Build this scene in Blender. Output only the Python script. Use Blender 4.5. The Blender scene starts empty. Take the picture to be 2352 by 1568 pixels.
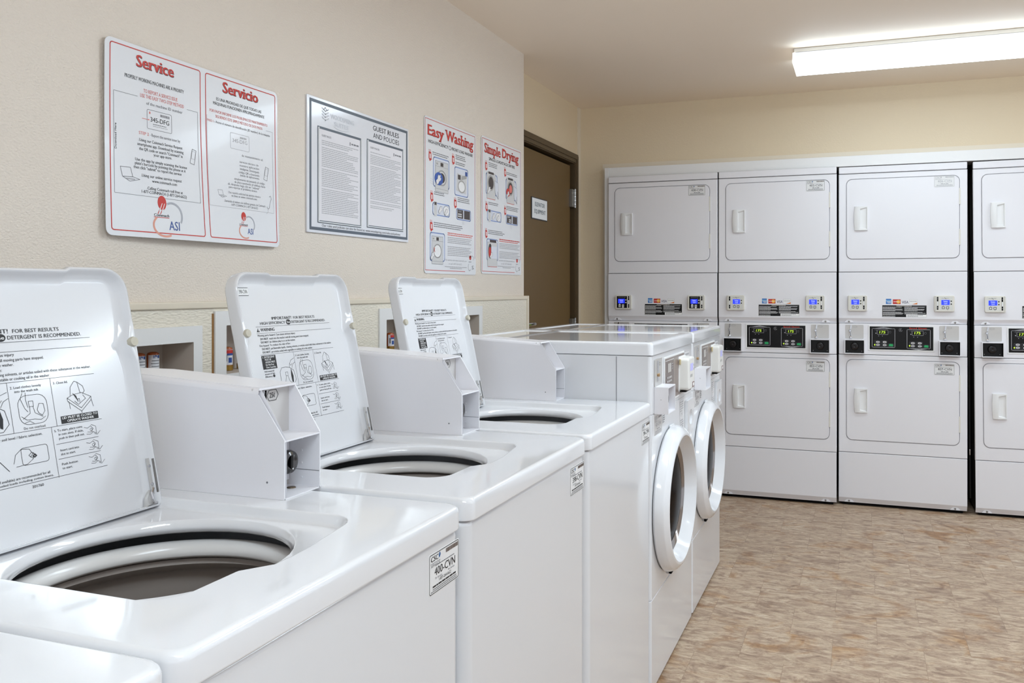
import bpy, bmesh, math, random
from mathutils import Vector, Matrix
random.seed(7)
PI = math.pi
SC = bpy.context.scene
COL = SC.collection

# ------------------------------------------------------------------ camera, world, exposure
cam_d = bpy.data.cameras.new('camera')
cam = bpy.data.objects.new('camera', cam_d); COL.objects.link(cam)
cam.location = (1.5947, 0.0, 1.2539)
cam.rotation_euler = (PI/2, 0, 0.3383)
cam_d.sensor_width = 36.0
cam_d.lens = 36.0*1939.5/2352
cam_d.shift_x = -(1295-1176)/2352
cam_d.shift_y = -(784-665.2)/2352
cam_d.clip_start = 0.02
SC.camera = cam
W = bpy.data.worlds.new('world'); SC.world = W; W.use_nodes = True
W.node_tree.nodes['Background'].inputs[0].default_value = (0.91, 0.965, 1.04, 1)
W.node_tree.nodes['Background'].inputs[1].default_value = 0.45
LAMP_STRENGTH = 13.0
SC.view_settings.view_transform = 'Standard'
SC.view_settings.look = 'None'
SC.view_settings.exposure = 1.03
SC.view_settings.gamma = 1.0
SC.view_settings.use_curve_mapping = False
SC.cycles.max_bounces = 10
SC.cycles.diffuse_bounces = 6

# ------------------------------------------------------------------ materials
MATS = {}
def lin(c):
    return tuple((x/12.92 if x <= 0.04045 else ((x+0.055)/1.055)**2.4) for x in [v/255 for v in c])
def M(name, rgb=None, rough=0.5, metal=0.0, emit=0.0, coat=0.0, spec=0.5, trans=0.0, alpha=1.0):
    if name in MATS: return MATS[name]
    m = bpy.data.materials.new(name); m.use_nodes = True
    b = m.node_tree.nodes['Principled BSDF']
    c = (*lin(rgb), 1)
    b.inputs['Base Color'].default_value = c
    b.inputs['Roughness'].default_value = rough
    b.inputs['Metallic'].default_value = metal
    b.inputs['Specular IOR Level'].default_value = spec
    if coat: b.inputs['Coat Weight'].default_value = coat; b.inputs['Coat Roughness'].default_value = 0.06
    if emit: b.inputs['Emission Color'].default_value = c; b.inputs['Emission Strength'].default_value = emit
    if trans: b.inputs['Transmission Weight'].default_value = trans
    if alpha < 1: b.inputs['Alpha'].default_value = alpha
    MATS[name] = m
    return m
def bump(m, scale, strength, dist=0.002, stretch=(1,1,1), kind='noise', detail=2.0):
    nt = m.node_tree; b = nt.nodes['Principled BSDF']
    tc = nt.nodes.new('ShaderNodeTexCoord'); mp = nt.nodes.new('ShaderNodeMapping')
    mp.inputs['Scale'].default_value = stretch
    nt.links.new(tc.outputs['Object'], mp.inputs['Vector'])
    if kind == 'noise':
        t = nt.nodes.new('ShaderNodeTexNoise'); t.inputs['Scale'].default_value = scale; t.inputs['Detail'].default_value = detail
        out = t.outputs['Fac']
    else:
        t = nt.nodes.new('ShaderNodeTexVoronoi'); t.inputs['Scale'].default_value = scale; out = t.outputs['Distance']
    nt.links.new(mp.outputs['Vector'], t.inputs['Vector'])
    bp = nt.nodes.new('ShaderNodeBump'); bp.inputs['Strength'].default_value = strength; bp.inputs['Distance'].default_value = dist
    nt.links.new(out, bp.inputs['Height']); nt.links.new(bp.outputs['Normal'], b.inputs['Normal'])
    return m
enamel = M('white_enamel', (218,219,222), 0.16, coat=0.4)
enamel_s = bump(M('white_powder_coat', (230,229,233), 0.30), 420, 0.05, 0.001)
porcelain = M('white_porcelain', (226,227,230), 0.10, coat=0.5)
plastic_w = M('white_plastic', (232,232,232), 0.35)
grey_pl = M('light_grey_plastic', (220,217,208), 0.45)
beige_pl = M('beige_rubber', (190,184,168), 0.6)
tubring = M('white_tub_plastic', (226,224,222), 0.22)
drum_m = M('dark_grey_drum', (168,159,152), 0.45)
dark = M('dark_void', (8,7,7), 0.8, spec=0.2)
black = M('black_gloss', (5,4,5), 0.3, spec=0.3)
blackp = M('black_ink', (24,22,24), 0.5)
greyp = M('grey_ink', (120,120,124), 0.5)
lgreyp = M('pale_grey_ink', (172,172,176), 0.5)
redp = M('red_ink', (198,52,44), 0.45)
salmon = M('pale_red_ink', (218,120,112), 0.5)
whitep = M('white_ink', (236,236,236), 0.5)
bluep = M('blue_ink', (44,78,150), 0.5)
lbluep = M('pale_blue_ink', (128,150,200), 0.5)
orangep = M('orange_ink', (226,130,50), 0.5)
yellowp = M('yellow_ink', (240,180,60), 0.5)
paper = M('poster_white', (226,228,232), 0.24, coat=0.3)
sheetp = M('paper_sheet_white', (226,224,228), 0.5)
slate = M('slate_grey_print', (88,98,110), 0.3)
silver = M('brushed_silver', (196,193,190), 0.4, metal=0.35)
chrome = M('chrome', (215,215,218), 0.08, metal=1.0)
steel = M('steel', (150,148,145), 0.3, metal=0.9)
brass = M('brass', (176,140,70), 0.3, metal=0.8)
amber = M('amber_copper', (176,84,28), 0.25, coat=0.4)
panel_br = M('taupe_panel', (128,114,108), 0.3)
panel_dk = M('dark_taupe_panel', (104,90,86), 0.25)
lcd = M('lcd_grey', (176,172,168), 0.25)
screen = M('blue_screen', (40,60,240), 0.3, emit=0.40)
screen_l = M('screen_text', (190,200,255), 0.3, emit=0.45)
led = M('green_led_digits', (200,240,60), 0.4, emit=0.3)
green = M('green_button', (20,160,90), 0.4)
glass_dk = M('dark_door_glass', (24,17,14), 0.18, spec=0.05); glass_dk.node_tree.nodes['Principled BSDF'].inputs['IOR'].default_value = 1.12
rubber = M('grey_gasket', (120,112,110), 0.4)
rim_ch = M('door_ring_chrome', (150,144,142), 0.15, metal=0.8)
door_m = bump(M('brown_door_paint', (102,79,42), 0.45), 300, 0.05)
frame_m = M('brown_frame_paint', (80,64,42), 0.4)
gapm = M('door_gap', (16,12,10), 0.8)
LAMP_RGB = (226,243,255)
housing = M('lamp_housing_white', (224,222,216), 0.4)
clear_pl = M('clear_acrylic_edge', (225,228,230), 0.12)

wall_m = bump(M('wall_vinyl', (224,214,202), 0.5), 190, 0.8, 0.003, (1,0.8,1.2), detail=3)
wain_m = bump(M('wainscot_panel', (230,223,208), 0.3), 150, 0.7, 0.004, (1,0.45,1.5), detail=1.5)
alc_m = bump(M('wall_vinyl_recess', (222,206,178), 0.5), 110, 0.35, 0.003)
trim_m = M('trim_beige', (224,214,196), 0.4)
ceil_m = bump(M('ceiling_paint', (242,229,212), 0.7), 60, 0.06, 0.002)
white_trim = M('white_surround', (232,232,232), 0.3)

def make_floor_mat():
    m = bpy.data.materials.new('slate_vinyl_tile'); m.use_nodes = True
    nt = m.node_tree; b = nt.nodes['Principled BSDF']; N = nt.nodes.new; L = nt.links.new
    b.inputs['Roughness'].default_value = 0.45
    tc = N('ShaderNodeTexCoord')
    br = N('ShaderNodeTexBrick'); br.offset = 0.5
    br.inputs['Scale'].default_value = 1.0
    br.inputs['Brick Width'].default_value = 0.30; br.inputs['Row Height'].default_value = 0.265
    br.inputs['Mortar Size'].default_value = 0.0007; br.inputs['Mortar Smooth'].default_value = 0.3
    br.inputs['Color1'].default_value = (0,0,0,1); br.inputs['Color2'].default_value = (1,1,1,1); br.inputs['Mortar'].default_value = (0.5,0.5,0.5,1)
    L(tc.outputs['Object'], br.inputs['Vector'])
    # every tile takes its own piece of the pattern so that it breaks at the seams
    sep = N('ShaderNodeSeparateColor'); L(br.outputs['Color'], sep.inputs['Color'])
    comb = N('ShaderNodeCombineXYZ')
    for k in range(3): L(sep.outputs[0], comb.inputs[k])
    vadd = N('ShaderNodeVectorMath'); vadd.operation = 'MULTIPLY_ADD'
    vadd.inputs[1].default_value = (1.3, 2.7, 9.3); L(comb.outputs[0], vadd.inputs[0]); L(tc.outputs['Object'], vadd.inputs[2])
    def noise(scale, st, detail, dist, rough=0.6, src=None):
        mp = N('ShaderNodeMapping'); mp.inputs['Scale'].default_value = st; L((src or vadd).outputs[0] if not src else src, mp.inputs['Vector'])
        n = N('ShaderNodeTexNoise'); n.inputs['Scale'].default_value = scale; n.inputs['Detail'].default_value = detail
        n.inputs['Distortion'].default_value = dist; n.inputs['Roughness'].default_value = rough
        L(mp.outputs[0], n.inputs['Vector']); return n
    def ramp(fac, stops):
        r = N('ShaderNodeValToRGB'); e = r.color_ramp.elements
        e[0].position, e[0].color = stops[0][0], (*stops[0][1], 1); e[1].position, e[1].color = stops[-1][0], (*stops[-1][1], 1)
        for p, c in stops[1:-1]: x = e.new(p); x.color = (*c, 1)
        L(fac, r.inputs['Fac']); return r
    def mix(mode, fac, a, c):
        x = N('ShaderNodeMixRGB'); x.blend_type = mode
        if hasattr(fac, 'node'): L(fac, x.inputs['Fac'])
        else: x.inputs['Fac'].default_value = fac
        for k, q in (('Color1', a), ('Color2', c)):
            if hasattr(q, 'node'): L(q, x.inputs[k])
            else: x.inputs[k].default_value = (*q, 1)
        return x.outputs[0]
    base = noise(14, (0.75,1.7,1), 12, 1.4, 0.72)
    streak = noise(26, (0.30,2.4,1), 8, 1.2, 0.7)
    big = noise(4.5, (0.9,1.2,1), 5, 1.0); big2 = noise(5.5, (1.0,1.4,1.7), 5, 1.5, src=tc.outputs['Object'])
    vein = noise(15, (0.6,1.5,1), 7, 2.6, 0.65)
    c0 = ramp(base.outputs['Fac'], [(0.30, lin((136,112,94))), (0.46, lin((178,154,132))), (0.56, lin((200,180,156))), (0.72, lin((220,206,186)))]).outputs[0]
    st = ramp(streak.outputs['Fac'], [(0.36, lin((150,128,110))), (0.50, lin((222,214,204))), (0.66, (1,1,1))]).outputs[0]
    c1 = mix('MULTIPLY', 0.42, c0, st)
    tan = ramp(big.outputs['Fac'], [(0.54, (0,0,0)), (0.70, (1,1,1))]).outputs[0]
    c2 = mix('MULTIPLY', tan, c1, lin((232,204,168)))
    gr = ramp(big2.outputs['Fac'], [(0.56, (0,0,0)), (0.74, (0.9,0.9,0.9))]).outputs[0]
    c3 = mix('MULTIPLY', gr, c2, lin((196,182,178)))
    vn = ramp(vein.outputs['Fac'], [(0.484, (1,1,1)), (0.50, (0.40,0.33,0.29)), (0.512, (1,1,1))]).outputs[0]
    c4 = mix('MULTIPLY', 0.55, c3, vn)
    c5 = mix('MULTIPLY', br.outputs['Fac'], c4, (0.62,0.56,0.52))
    L(c5, b.inputs['Base Color'])
    bp = N('ShaderNodeBump'); bp.inputs['Strength'].default_value = 0.2; bp.inputs['Distance'].default_value = 0.002
    L(base.outputs['Fac'], bp.inputs['Height']); L(bp.outputs['Normal'], b.inputs['Normal'])
    return m
floor_m = make_floor_mat()

# ------------------------------------------------------------------ mesh helpers
class MB:
    def __init__(s): s.v = []; s.f = []; s.mi = []; s.mats = []
    def m(s, mat):
        if mat not in s.mats: s.mats.append(mat)
        return s.mats.index(mat)
    def add(s, verts, faces, mat):
        o = len(s.v); k = s.m(mat)
        s.v += [tuple(p) for p in verts]
        for f in faces: s.f.append(tuple(i+o for i in f)); s.mi.append(k)
    def box(s, x0, x1, y0, y1, z0, z1, mat, b=0.0, seg=2):
        x0,x1 = sorted((x0,x1)); y0,y1 = sorted((y0,y1)); z0,z1 = sorted((z0,z1))
        bm = bmesh.new(); bmesh.ops.create_cube(bm, size=1)
        for v in bm.verts: v.co = Vector(((x0+x1)/2+v.co.x*(x1-x0), (y0+y1)/2+v.co.y*(y1-y0), (z0+z1)/2+v.co.z*(z1-z0)))
        if b > 0: bmesh.ops.bevel(bm, geom=bm.edges[:], offset=min(b, 0.49*min(x1-x0,y1-y0,z1-z0)), segments=seg, profile=0.5, affect='EDGES')
        s.bm(bm, mat)
    def bm(s, bm, mat):
        bm.verts.index_update()
        s.add([v.co[:] for v in bm.verts], [[v.index for v in f.verts] for f in bm.faces], mat); bm.free()
    def loops(s, loops, mat, cap0=False, cap1=False, closed=True):
        n = len(loops[0]); v = [p for l in loops for p in l]; f = []
        for a in range(len(loops)-1):
            for i in range(n if closed else n-1):
                j = (i+1) % n
                f.append((a*n+i, a*n+j, (a+1)*n+j, (a+1)*n+i))
        if cap0: f.append(tuple(reversed(range(n))))
        if cap1: f.append(tuple((len(loops)-1)*n+i for i in range(n)))
        s.add(v, f, mat)
    def prism(s, poly, ext, mat):   # poly: 3D points, ext: 3D vector
        e = Vector(ext); a = [Vector(p) for p in poly]; s.loops([a, [p+e for p in a]], mat, True, True)
    def lathe(s, c, axis, prof, mat, n=48, cap0=False, cap1=False):  # prof: (along, r)
        ax = Vector(axis).normalized(); u = ax.orthogonal().normalized(); w = ax.cross(u); c = Vector(c)
        ls = [[c+ax*h+(u*math.cos(2*PI*i/n)+w*math.sin(2*PI*i/n))*r for i in range(n)] for h, r in prof]
        s.loops(ls, mat, cap0, cap1)
    def cyl(s, p, q, r, mat, n=16): 
        p, q = Vector(p), Vector(q); L = (q-p).length
        s.lathe(p, q-p, [(0,r),(L,r)], mat, n, True, True)
    def tube(s, pts, r, mat, n=8):
        pts = [Vector(p) for p in pts]; ls = []
        for i, p in enumerate(pts):
            d = (pts[min(i+1,len(pts)-1)]-pts[max(i-1,0)]).normalized()
            u = d.cross(Vector((0.31,0.27,0.91))).normalized(); w = d.cross(u)
            ls.append([p+(u*math.cos(2*PI*k/n)+w*math.sin(2*PI*k/n))*r for k in range(n)])
        s.loops(ls, mat, True, True)
    def build(s, name, parent=None, off=(0,0,0), smooth=35):
        me = bpy.data.meshes.new(name); o3 = Vector(off)
        me.from_pydata([tuple(Vector(p)-o3) for p in s.v], [], s.f)
        for mt in s.mats: me.materials.append(mt)
        me.polygons.foreach_set('material_index', s.mi)
        bm = bmesh.new(); bm.from_mesh(me)
        bmesh.ops.recalc_face_normals(bm, faces=bm.faces) if not getattr(s, 'keepn', False) else None
        bm.to_mesh(me); bm.free()
        if smooth:
            me.polygons.foreach_set('use_smooth', [True]*len(me.polygons))
            me.set_sharp_from_angle(angle=math.radians(smooth))
        me.update()
        o = bpy.data.objects.new(name, me); COL.objects.link(o)
        if smooth:
            wn = o.modifiers.new('weighted_normals', 'WEIGHTED_NORMAL'); wn.keep_sharp = True; wn.weight = 90
        if parent: o.parent = parent
        return o

def rr(u0, u1, v0, v1, r, nc=6, ns=1):   # rounded rectangle, counter-clockwise
    out = []
    for cx, cy, a in ((u1-r,v0+r,-PI/2),(u1-r,v1-r,0),(u0+r,v1-r,PI/2),(u0+r,v0+r,PI)):
        arc = [(cx+r*math.cos(a+PI/2*i/nc), cy+r*math.sin(a+PI/2*i/nc)) for i in range(nc+1)]
        out.append(arc)
    res = []
    for k in range(4):
        res += out[k]
        a, b = out[k][-1], out[(k+1)%4][0]
        for i in range(1, ns): t = i/ns; res.append((a[0]+(b[0]-a[0])*t, a[1]+(b[1]-a[1])*t))
    return res

TXT = {}
def text_mesh(body, bold):
    key = (body, bold)
    if key in TXT: return TXT[key]
    c = bpy.data.curves.new('t', 'FONT'); c.body = body; c.size = 1.0; c.resolution_u = 2; c.offset = bold
    o = bpy.data.objects.new('t', c); me = bpy.data.meshes.new_from_object(o)
    v = [(p.co.x, p.co.y) for p in me.vertices]; f = [tuple(p.vertices) for p in me.polygons]
    bpy.data.objects.remove(o); bpy.data.curves.remove(c); bpy.data.meshes.remove(me)
    xs = [p[0] for p in v] or [0,1]
    TXT[key] = (v, f, min(xs), max(xs)); return TXT[key]
CAP = None
class Surf:
    """A flat or gently curved face: o + u*U + v*V + n*N."""
    def __init__(s, o, U, V, warp=None):
        s.o = Vector(o); s.U = Vector(U).normalized(); s.V = Vector(V).normalized(); s.N = s.U.cross(s.V); s.warp = warp; s.e = 0.0004
    def p(s, u, v, n=0.0):
        if s.warp: n += s.warp(u, v)
        return s.o + s.U*u + s.V*v + s.N*n
    def poly(s, mb, pts, mat, n=None):
        n = s.e if n is None else n
        mb.add([s.p(u, v, n) for u, v in pts], [tuple(range(len(pts)))], mat)
    def rect(s, mb, u0, u1, v0, v1, mat, n=None, sub=1):
        for i in range(sub):
            a = u0+(u1-u0)*i/sub; b = u0+(u1-u0)*(i+1)/sub
            s.poly(mb, [(a,v0),(b,v0),(b,v1),(a,v1)], mat, n)
    def line(s, mb, pts, w, mat, n=None, closed=False):
        n = s.e if n is None else n
        pts = list(pts)
        if closed: pts = pts+[pts[0]]
        for (a, b), (c, d) in zip(pts[:-1], pts[1:]):
            L = math.hypot(c-a, d-b)
            if L < 1e-7: continue
            k = max(1, int(L/0.03)) if s.warp else 1
            nx, ny = -(d-b)/L*w/2, (c-a)/L*w/2; ex, ey = (c-a)/L*w*0.3, (d-b)/L*w*0.3
            for i in range(k):
                t0, t1 = i/k, (i+1)/k
                x0, y0, x1, y1 = a+(c-a)*t0, b+(d-b)*t0, a+(c-a)*t1, b+(d-b)*t1
                if i == 0: x0 -= ex; y0 -= ey
                if i == k-1: x1 += ex; y1 += ey
                mb.add([s.p(x0+nx,y0+ny,n), s.p(x0-nx,y0-ny,n), s.p(x1-nx,y1-ny,n), s.p(x1+nx,y1+ny,n)], [(0,1,2,3)], mat)
    def ell(s, mb, cu, cv, ru, rv, mat, n=None, k=20):
        s.poly(mb, [(cu+ru*math.cos(2*PI*i/k), cv+rv*math.sin(2*PI*i/k)) for i in range(k)], mat, n)
    def ring(s, mb, cu, cv, ru, rv, w, mat, n=None, k=28, a0=0, a1=2*PI):
        s.line(mb, [(cu+ru*math.cos(a0+(a1-a0)*i/k), cv+rv*math.sin(a0+(a1-a0)*i/k)) for i in range(k+1)], w, mat, n)
    def text(s, mb, body, u0, u1, v, h, mat, bold=0.0, n=None, slab=None, shear=0.0, rot=None):
        """body stretched from u0 to u1 with its capitals h tall on the baseline v"""
        global CAP
        if CAP is None:
            vv = text_mesh('H', 0)[0]; CAP = max(p[1] for p in vv)
        n = s.e if n is None else n
        tv, tf, a, b = text_mesh(body, 0.0)
        kx = (u1-u0)/max(b-a, 1e-6); ky = h/CAP
        shifts = (0.0,) if bold <= 0.005 else (-bold*0.6, bold*0.6)
        if rot is None: f = lambda x, y: (u0+(x-a)*kx+y*ky*shear, v+y*ky)
        else: f = lambda x, y: (rot[0]-y*ky, rot[1]+(x-a)*kx)
        for q, sh in enumerate(shifts): mb.add([s.p(*f(x+sh, y), n+0.00003*q) for x, y in tv], tf, mat)
        if slab:      # slab serifs under and over every stem
            levels = {round(y,2) for y in (0.0, CAP)}
            done = []
            cnt = {}
            for f0 in tf:
                for i in range(len(f0)):
                    e = tuple(sorted((f0[i], f0[(i+1)%len(f0)]))); cnt[e] = cnt.get(e, 0)+1
            for (i, j), c in cnt.items():
                if c != 1: continue
                (x0,y0),(x1,y1) = tv[i], tv[j]
                if abs(y0-y1) < 0.004 and 0.05 < abs(x1-x0) < 0.26:
                    base = abs(y0) < 0.03 or y0 < -0.1; up = y0 > 0.4
                    if not (base or up): continue
                    cx = (x0+x1)/2; hw = abs(x1-x0)/2+slab+bold*0.6; t = 0.065
                    yy = (y0, y0+t) if base else (y0-t, y0)
                    P = [(cx-hw,yy[0]),(cx+hw,yy[0]),(cx+hw,yy[1]),(cx-hw,yy[1])]
                    mb.add([s.p(*f(x, y), n) for x, y in P], [(0,1,2,3)], mat)
    def bars(s, mb, u0, u1, v, h, mat, seed=0, word=5.0, n=None):
        """a line of print too small to read: word-long strokes"""
        r = random.Random(seed*7919+13); u = u0
        while u < u1-h:
            L = min(h*r.uniform(0.35, 1.0)*word, u1-u)
            s.rect(mb, u, u+L, v, v+h, mat, n); u += L+h*0.55
    def para(s, mb, u0, u1, v0, v1, lines, mat, seed=0, fill=0.55, last=0.6):
        step = (v1-v0)/lines; r = random.Random(seed)
        for i in range(lines):
            e = u1-(u1-u0)*r.uniform(0, 0.16) if i < lines-1 else u0+(u1-u0)*last
            s.bars(mb, u0, e, v1-step*(i+fill+0.2), step*fill*0.7, mat, seed*31+i)

def rpanel(mb, S, u0, u1, v0, v1, r, n0, n1, mat, bev=0.003, nc=6, back=False):
    P = lambda i, n: [S.p(a, b, n) for a, b in rr(u0+i, u1-i, v0+i, v1-i, max(r-i, 1e-4), nc)]
    mb.loops([P(0,n0), P(0,n1-bev), P(bev*0.3,n1-bev*0.3), P(bev,n1)], mat, back, True)
def holed(mb, S, U0, U1, V0, V1, u0, u1, v0, v1, r, n, mat, depth=0.0, nc=6, dmat=None, back=None):
    """flat panel with a rounded opening, the opening's walls and (optionally) its back"""
    inner = rr(u0, u1, v0, v1, r, nc); outer = []
    for k, (a, b) in enumerate(inner):
        c = k//(nc+1); outer.append(((U1,V0),(U1,V1),(U0,V1),(U0,V0))[c])
    A = [S.p(a, b, n) for a, b in outer]; B = [S.p(a, b, n) for a, b in inner]
    mb.loops([A, B], mat)
    if depth: mb.loops([B, [S.p(a, b, n-depth) for a, b in inner]], dmat or mat, False, back is not None)

def thing(name, label, cat, loc, group=None, rot=(0,0,0)):
    o = bpy.data.objects.new(name, None); COL.objects.link(o); o.location = loc; o.rotation_euler = rot
    o.empty_display_size = 0.1
    o['label'] = label; o['category'] = cat
    if group: o['group'] = group
    return o
def struct(o, label=None):
    o['kind'] = 'structure'
    if label: o['label'] = label
    return o

# ------------------------------------------------------------------ the room
CZ = 2.4346; YB = 5.241; WE = 3.928; XA = -0.1385; XR = 4.3; YF = -2.6
mb = MB(); mb.box(-0.4, XR, YF, 6.2, -0.06, 0, floor_m); struct(mb.build('floor', smooth=0))
mb = MB(); mb.box(-0.4, XR, YF, 6.2, CZ, CZ+0.08, ceil_m); struct(mb.build('ceiling', smooth=0))
# left wall, with four openings for the outlet boxes
OUT = [(1.455,1.688,1.036,1.123,1.425,1.718,1.010,1.163),(1.804,2.012,1.032,1.160,1.763,2.055,1.006,1.198),
       (2.600,2.815,1.030,1.148,2.555,2.860,1.004,1.188),(3.150,3.365,1.030,1.145,3.105,3.400,1.004,1.183)]
def slab_with_holes(mb, x0, x1, y0, y1, z0, z1, holes, mat):
    ys = sorted({y0,y1}|{h[0] for h in holes}|{h[1] for h in holes}); zs = sorted({z0,z1}|{h[2] for h in holes}|{h[3] for h in holes})
    for a, b in zip(ys[:-1], ys[1:]):
        z = z0; segs = []
        hs = sorted([h for h in holes if h[0] <= a+1e-6 and h[1] >= b-1e-6], key=lambda h: h[2])
        for h in hs: segs.append((z, h[2])); z = h[3]
        segs.append((z, z1))
        for c, d in segs:
            if d > c+1e-6: mb.box(x0, x1, a, b, c, d, mat)
HOL = [(o[0]-0.004, o[1]+0.004, o[2]-0.004, o[3]+0.004) for o in OUT]
mb = MB(); slab_with_holes(mb, XA-0.12, 0, YF, WE, 0, CZ, HOL, wall_m); struct(mb.build('wall_left', smooth=0))
mb = MB(); slab_with_holes(mb, 0.0, 0.012, YF, WE+0.006, 0, 1.206, HOL, wain_m)
struct(mb.build('trim_1', smooth=0))
mb = MB(); mb.box(0.0, 0.019, YF, WE+0.006, 1.206, 1.224, trim_m, 0.004)
mb.box(-0.02, 0.019, WE+0.0062, WE+0.027, 0, 1.224, trim_m, 0.003)
struct(mb.build('trim_2'))
# recess wall with the door opening
DY0, DY1, DZ = 4.115, 5.105, 2.075
mb = MB()
mb.box(XA-0.12, XA, WE-0.05, DY0, 0, CZ, alc_m); mb.box(XA-0.12, XA, DY1, YB, 0, CZ, alc_m); mb.box(XA-0.12, XA, DY0, DY1, DZ, CZ, alc_m)
struct(mb.build('wall_recess', smooth=0))
mb = MB(); mb.box(XA, XA+0.006, YB-0.05, YB, 0, CZ, trim_m); mb.box(0.02, 0.052, YB-0.006, YB, 0, 2.064, trim_m); mb.box(0.0521, XR, YB-0.006, YB, 2.033, 2.064, trim_m)
struct(mb.build('trim_3', smooth=0))
# back wall above the dryers and beside them
mb = MB(); mb.box(XA-0.12, 0.05, YB, YB+0.1, 0, CZ, alc_m); mb.box(0.05, XR, YB, YB+0.1, 2.033, CZ, alc_m)
mb.box(-0.4, XR, 6.1, 6.2, 0, CZ, dark); mb.box(XR, XR+0.1, YB, 6.2, 0, CZ, dark)
struct(mb.build('wall_back', smooth=0))
mb = MB(); mb.box(0.0795, XR, 5.178, YB+0.12, 1.9705, 2.031, white_trim, 0.002)
mb.box(0.0505, 0.0790, 5.172, YB+0.12, 0, 2.031, white_trim, 0.002)
struct(mb.build('trim_4'))

# the brown door
d = bpy.data.objects.new('door_1', None); COL.objects.link(d); d.location = (XA, 4.6, 0); struct(d)
off = (XA, 4.6, 0)
mb = MB(); mb.box(XA-0.05, XA-0.006, 4.150, 5.062, 0.008, 2.04, door_m, 0.002); mb.build('door_leaf', d, off)
mb = MB()
prof = [(0.0,0.016),(0.012,0.016),(0.016,0.022),(0.030,0.022),(0.034,0.017),(0.052,0.017),(0.056,0.011),(0.062,0.011)]
for i in range(len(prof)-1):
    a, b = prof[i][0], prof[i+1][0]; h = max(prof[i][1], prof[i+1][1])
    mb.box(XA-0.1, XA+h, 5.163-b, 5.163-a, 0, 2.120-a, frame_m)
    mb.box(XA-0.1, XA+h, 4.057+a, 5.163-b, 2.120-b, 2.120-a, frame_m)
    mb.box(XA-0.1, XA+h, 4.057+a, 4.057+b, 0, 2.120-b, frame_m)
mb.box(XA-0.1, XA-0.07, 4.11, 5.11, 0, 2.07, gapm)
mb.build('door_frame', d, off, smooth=0)
for z in (1.774, 0.955, 0.12):
    mb = MB(); mb.cyl((XA+0.017,5.093,z),(XA+0.017,5.093,z+0.12),0.0085, steel, 14)
    for k in range(4): mb.cyl((XA+0.017,5.093,z+0.024*(k+1)-0.001),(XA+0.017,5.093,z+0.024*(k+1)+0.001),0.0092, chrome, 14)
    mb.box(XA-0.006, XA+0.014, 5.045, 5.090, z+0.004, z+0.116, steel, 0.001); mb.build('hinge', d, off)
mb = MB(); mb.cyl((XA-0.006,4.190,1.066),(XA+0.012,4.190,1.066),0.03,steel,20); mb.cyl((XA+0.012,4.190,1.066),(XA+0.055,4.190,1.066),0.010,steel)
mb.tube([(XA+0.055,4.180,1.066),(XA+0.056,4.23,1.067),(XA+0.055,4.292,1.067)],0.011,chrome,10); mb.build('door_handle', d, off)
S = Surf((XA-0.006,0,0),(0,1,0),(0,0,1))
mb = MB(); rpanel(mb, S, 4.391,4.641,1.652,1.777,0.004,0.0005,0.004, M('sign_black_edge',(40,44,50),0.3), 0.001, 3)
S.e = 0.0045; S.rect(mb, 4.397,4.635,1.658,1.771, M('sign_plate_pale',(238,243,246),0.3)); S.e = 0.005
S.text(mb, 'ELEVATOR', 4.442,4.594,1.727,0.023, M('sign_teal_ink',(28,64,84),0.4), 0.01); S.text(mb, 'EQUIPMENT', 4.432,4.606,1.687,0.023, M('sign_teal_ink'), 0.01)
o = mb.build('door_sign', None, (XA,4.516,1.714), 0); o.location = (XA,4.516,1.714)
o['label'] = 'small white elevator equipment sign on the brown door'; o['category'] = 'sign'

# ------------------------------------------------------------------ ceiling lamps: the visible fixture and added fill fixtures
def lamp(cx, cy, label, strength, L=1.22):
    diffuser = M('lit_diffuser_%g' % strength, LAMP_RGB, 0.4, emit=strength)
    t = thing('ceiling_light', label, 'light', (cx, cy, CZ), 'wraparound ceiling lights')
    mb = MB(); mb.box(-L/2+0.004, L/2-0.004, -0.100, 0.100, -0.020, -0.0005, housing, 0.003); mb.box(-L/2+0.02, L/2-0.02, -0.095, 0.095, -0.026, -0.020, dark); mb.build('housing', t)
    P = [(-0.118,-0.026),(-0.122,-0.044),(-0.146,-0.072),(-0.138,-0.0785),(0.138,-0.0785),(0.146,-0.072),(0.122,-0.044),(0.118,-0.026)]
    x0, x1 = -L/2+0.012, L/2-0.012
    sec = lambda idx: [[(x, P[k][0], P[k][1]) for k in idx] for x in (x0, x1)]
    mb = MB(); mb.loops(sec((1,2,3,4,5,6)), diffuser, closed=False); mb.build('diffuser', t, smooth=20)
    mb = MB(); mb.loops(sec((0,1)), M('lens_edge',(214,216,224),0.3,emit=0.12), closed=False); mb.loops(sec((6,7)), M('lens_edge'), closed=False); mb.loops(sec((7,0)), M('lens_edge'), closed=False); mb.build('lens_edge', t, smooth=0)
    for sx in (-1, 1):
        mb = MB(); x0 = sx*(L/2-0.012)
        mb.prism([(x0, y*1.02, z*1.02 if z < -0.05 else z) for y, z in P], (sx*0.012,0,0), M('lit_end_cap',(250,249,246),0.4,emit=0.5)); mb.build('end_cap', t, smooth=0)
    return t
lamp(1.281+0.61, 4.372, 'long lit white wraparound light on the ceiling before the dryers', 4.2)
lamp(1.9, 2.45, 'unseen wraparound ceiling light added above the washers to brighten their tops', LAMP_STRENGTH)  # added out of view to lift the washer tops
lamp(1.9, 0.0, 'unseen wraparound ceiling light added above the viewer as fill light', LAMP_STRENGTH)  # unseen fixture put in for overall fill
lamp(3.9, 4.3, 'unseen wraparound ceiling light added at the right to brighten the washer fronts', LAMP_STRENGTH*0.8)  # added fill source out of view, lights the washer fronts

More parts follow.
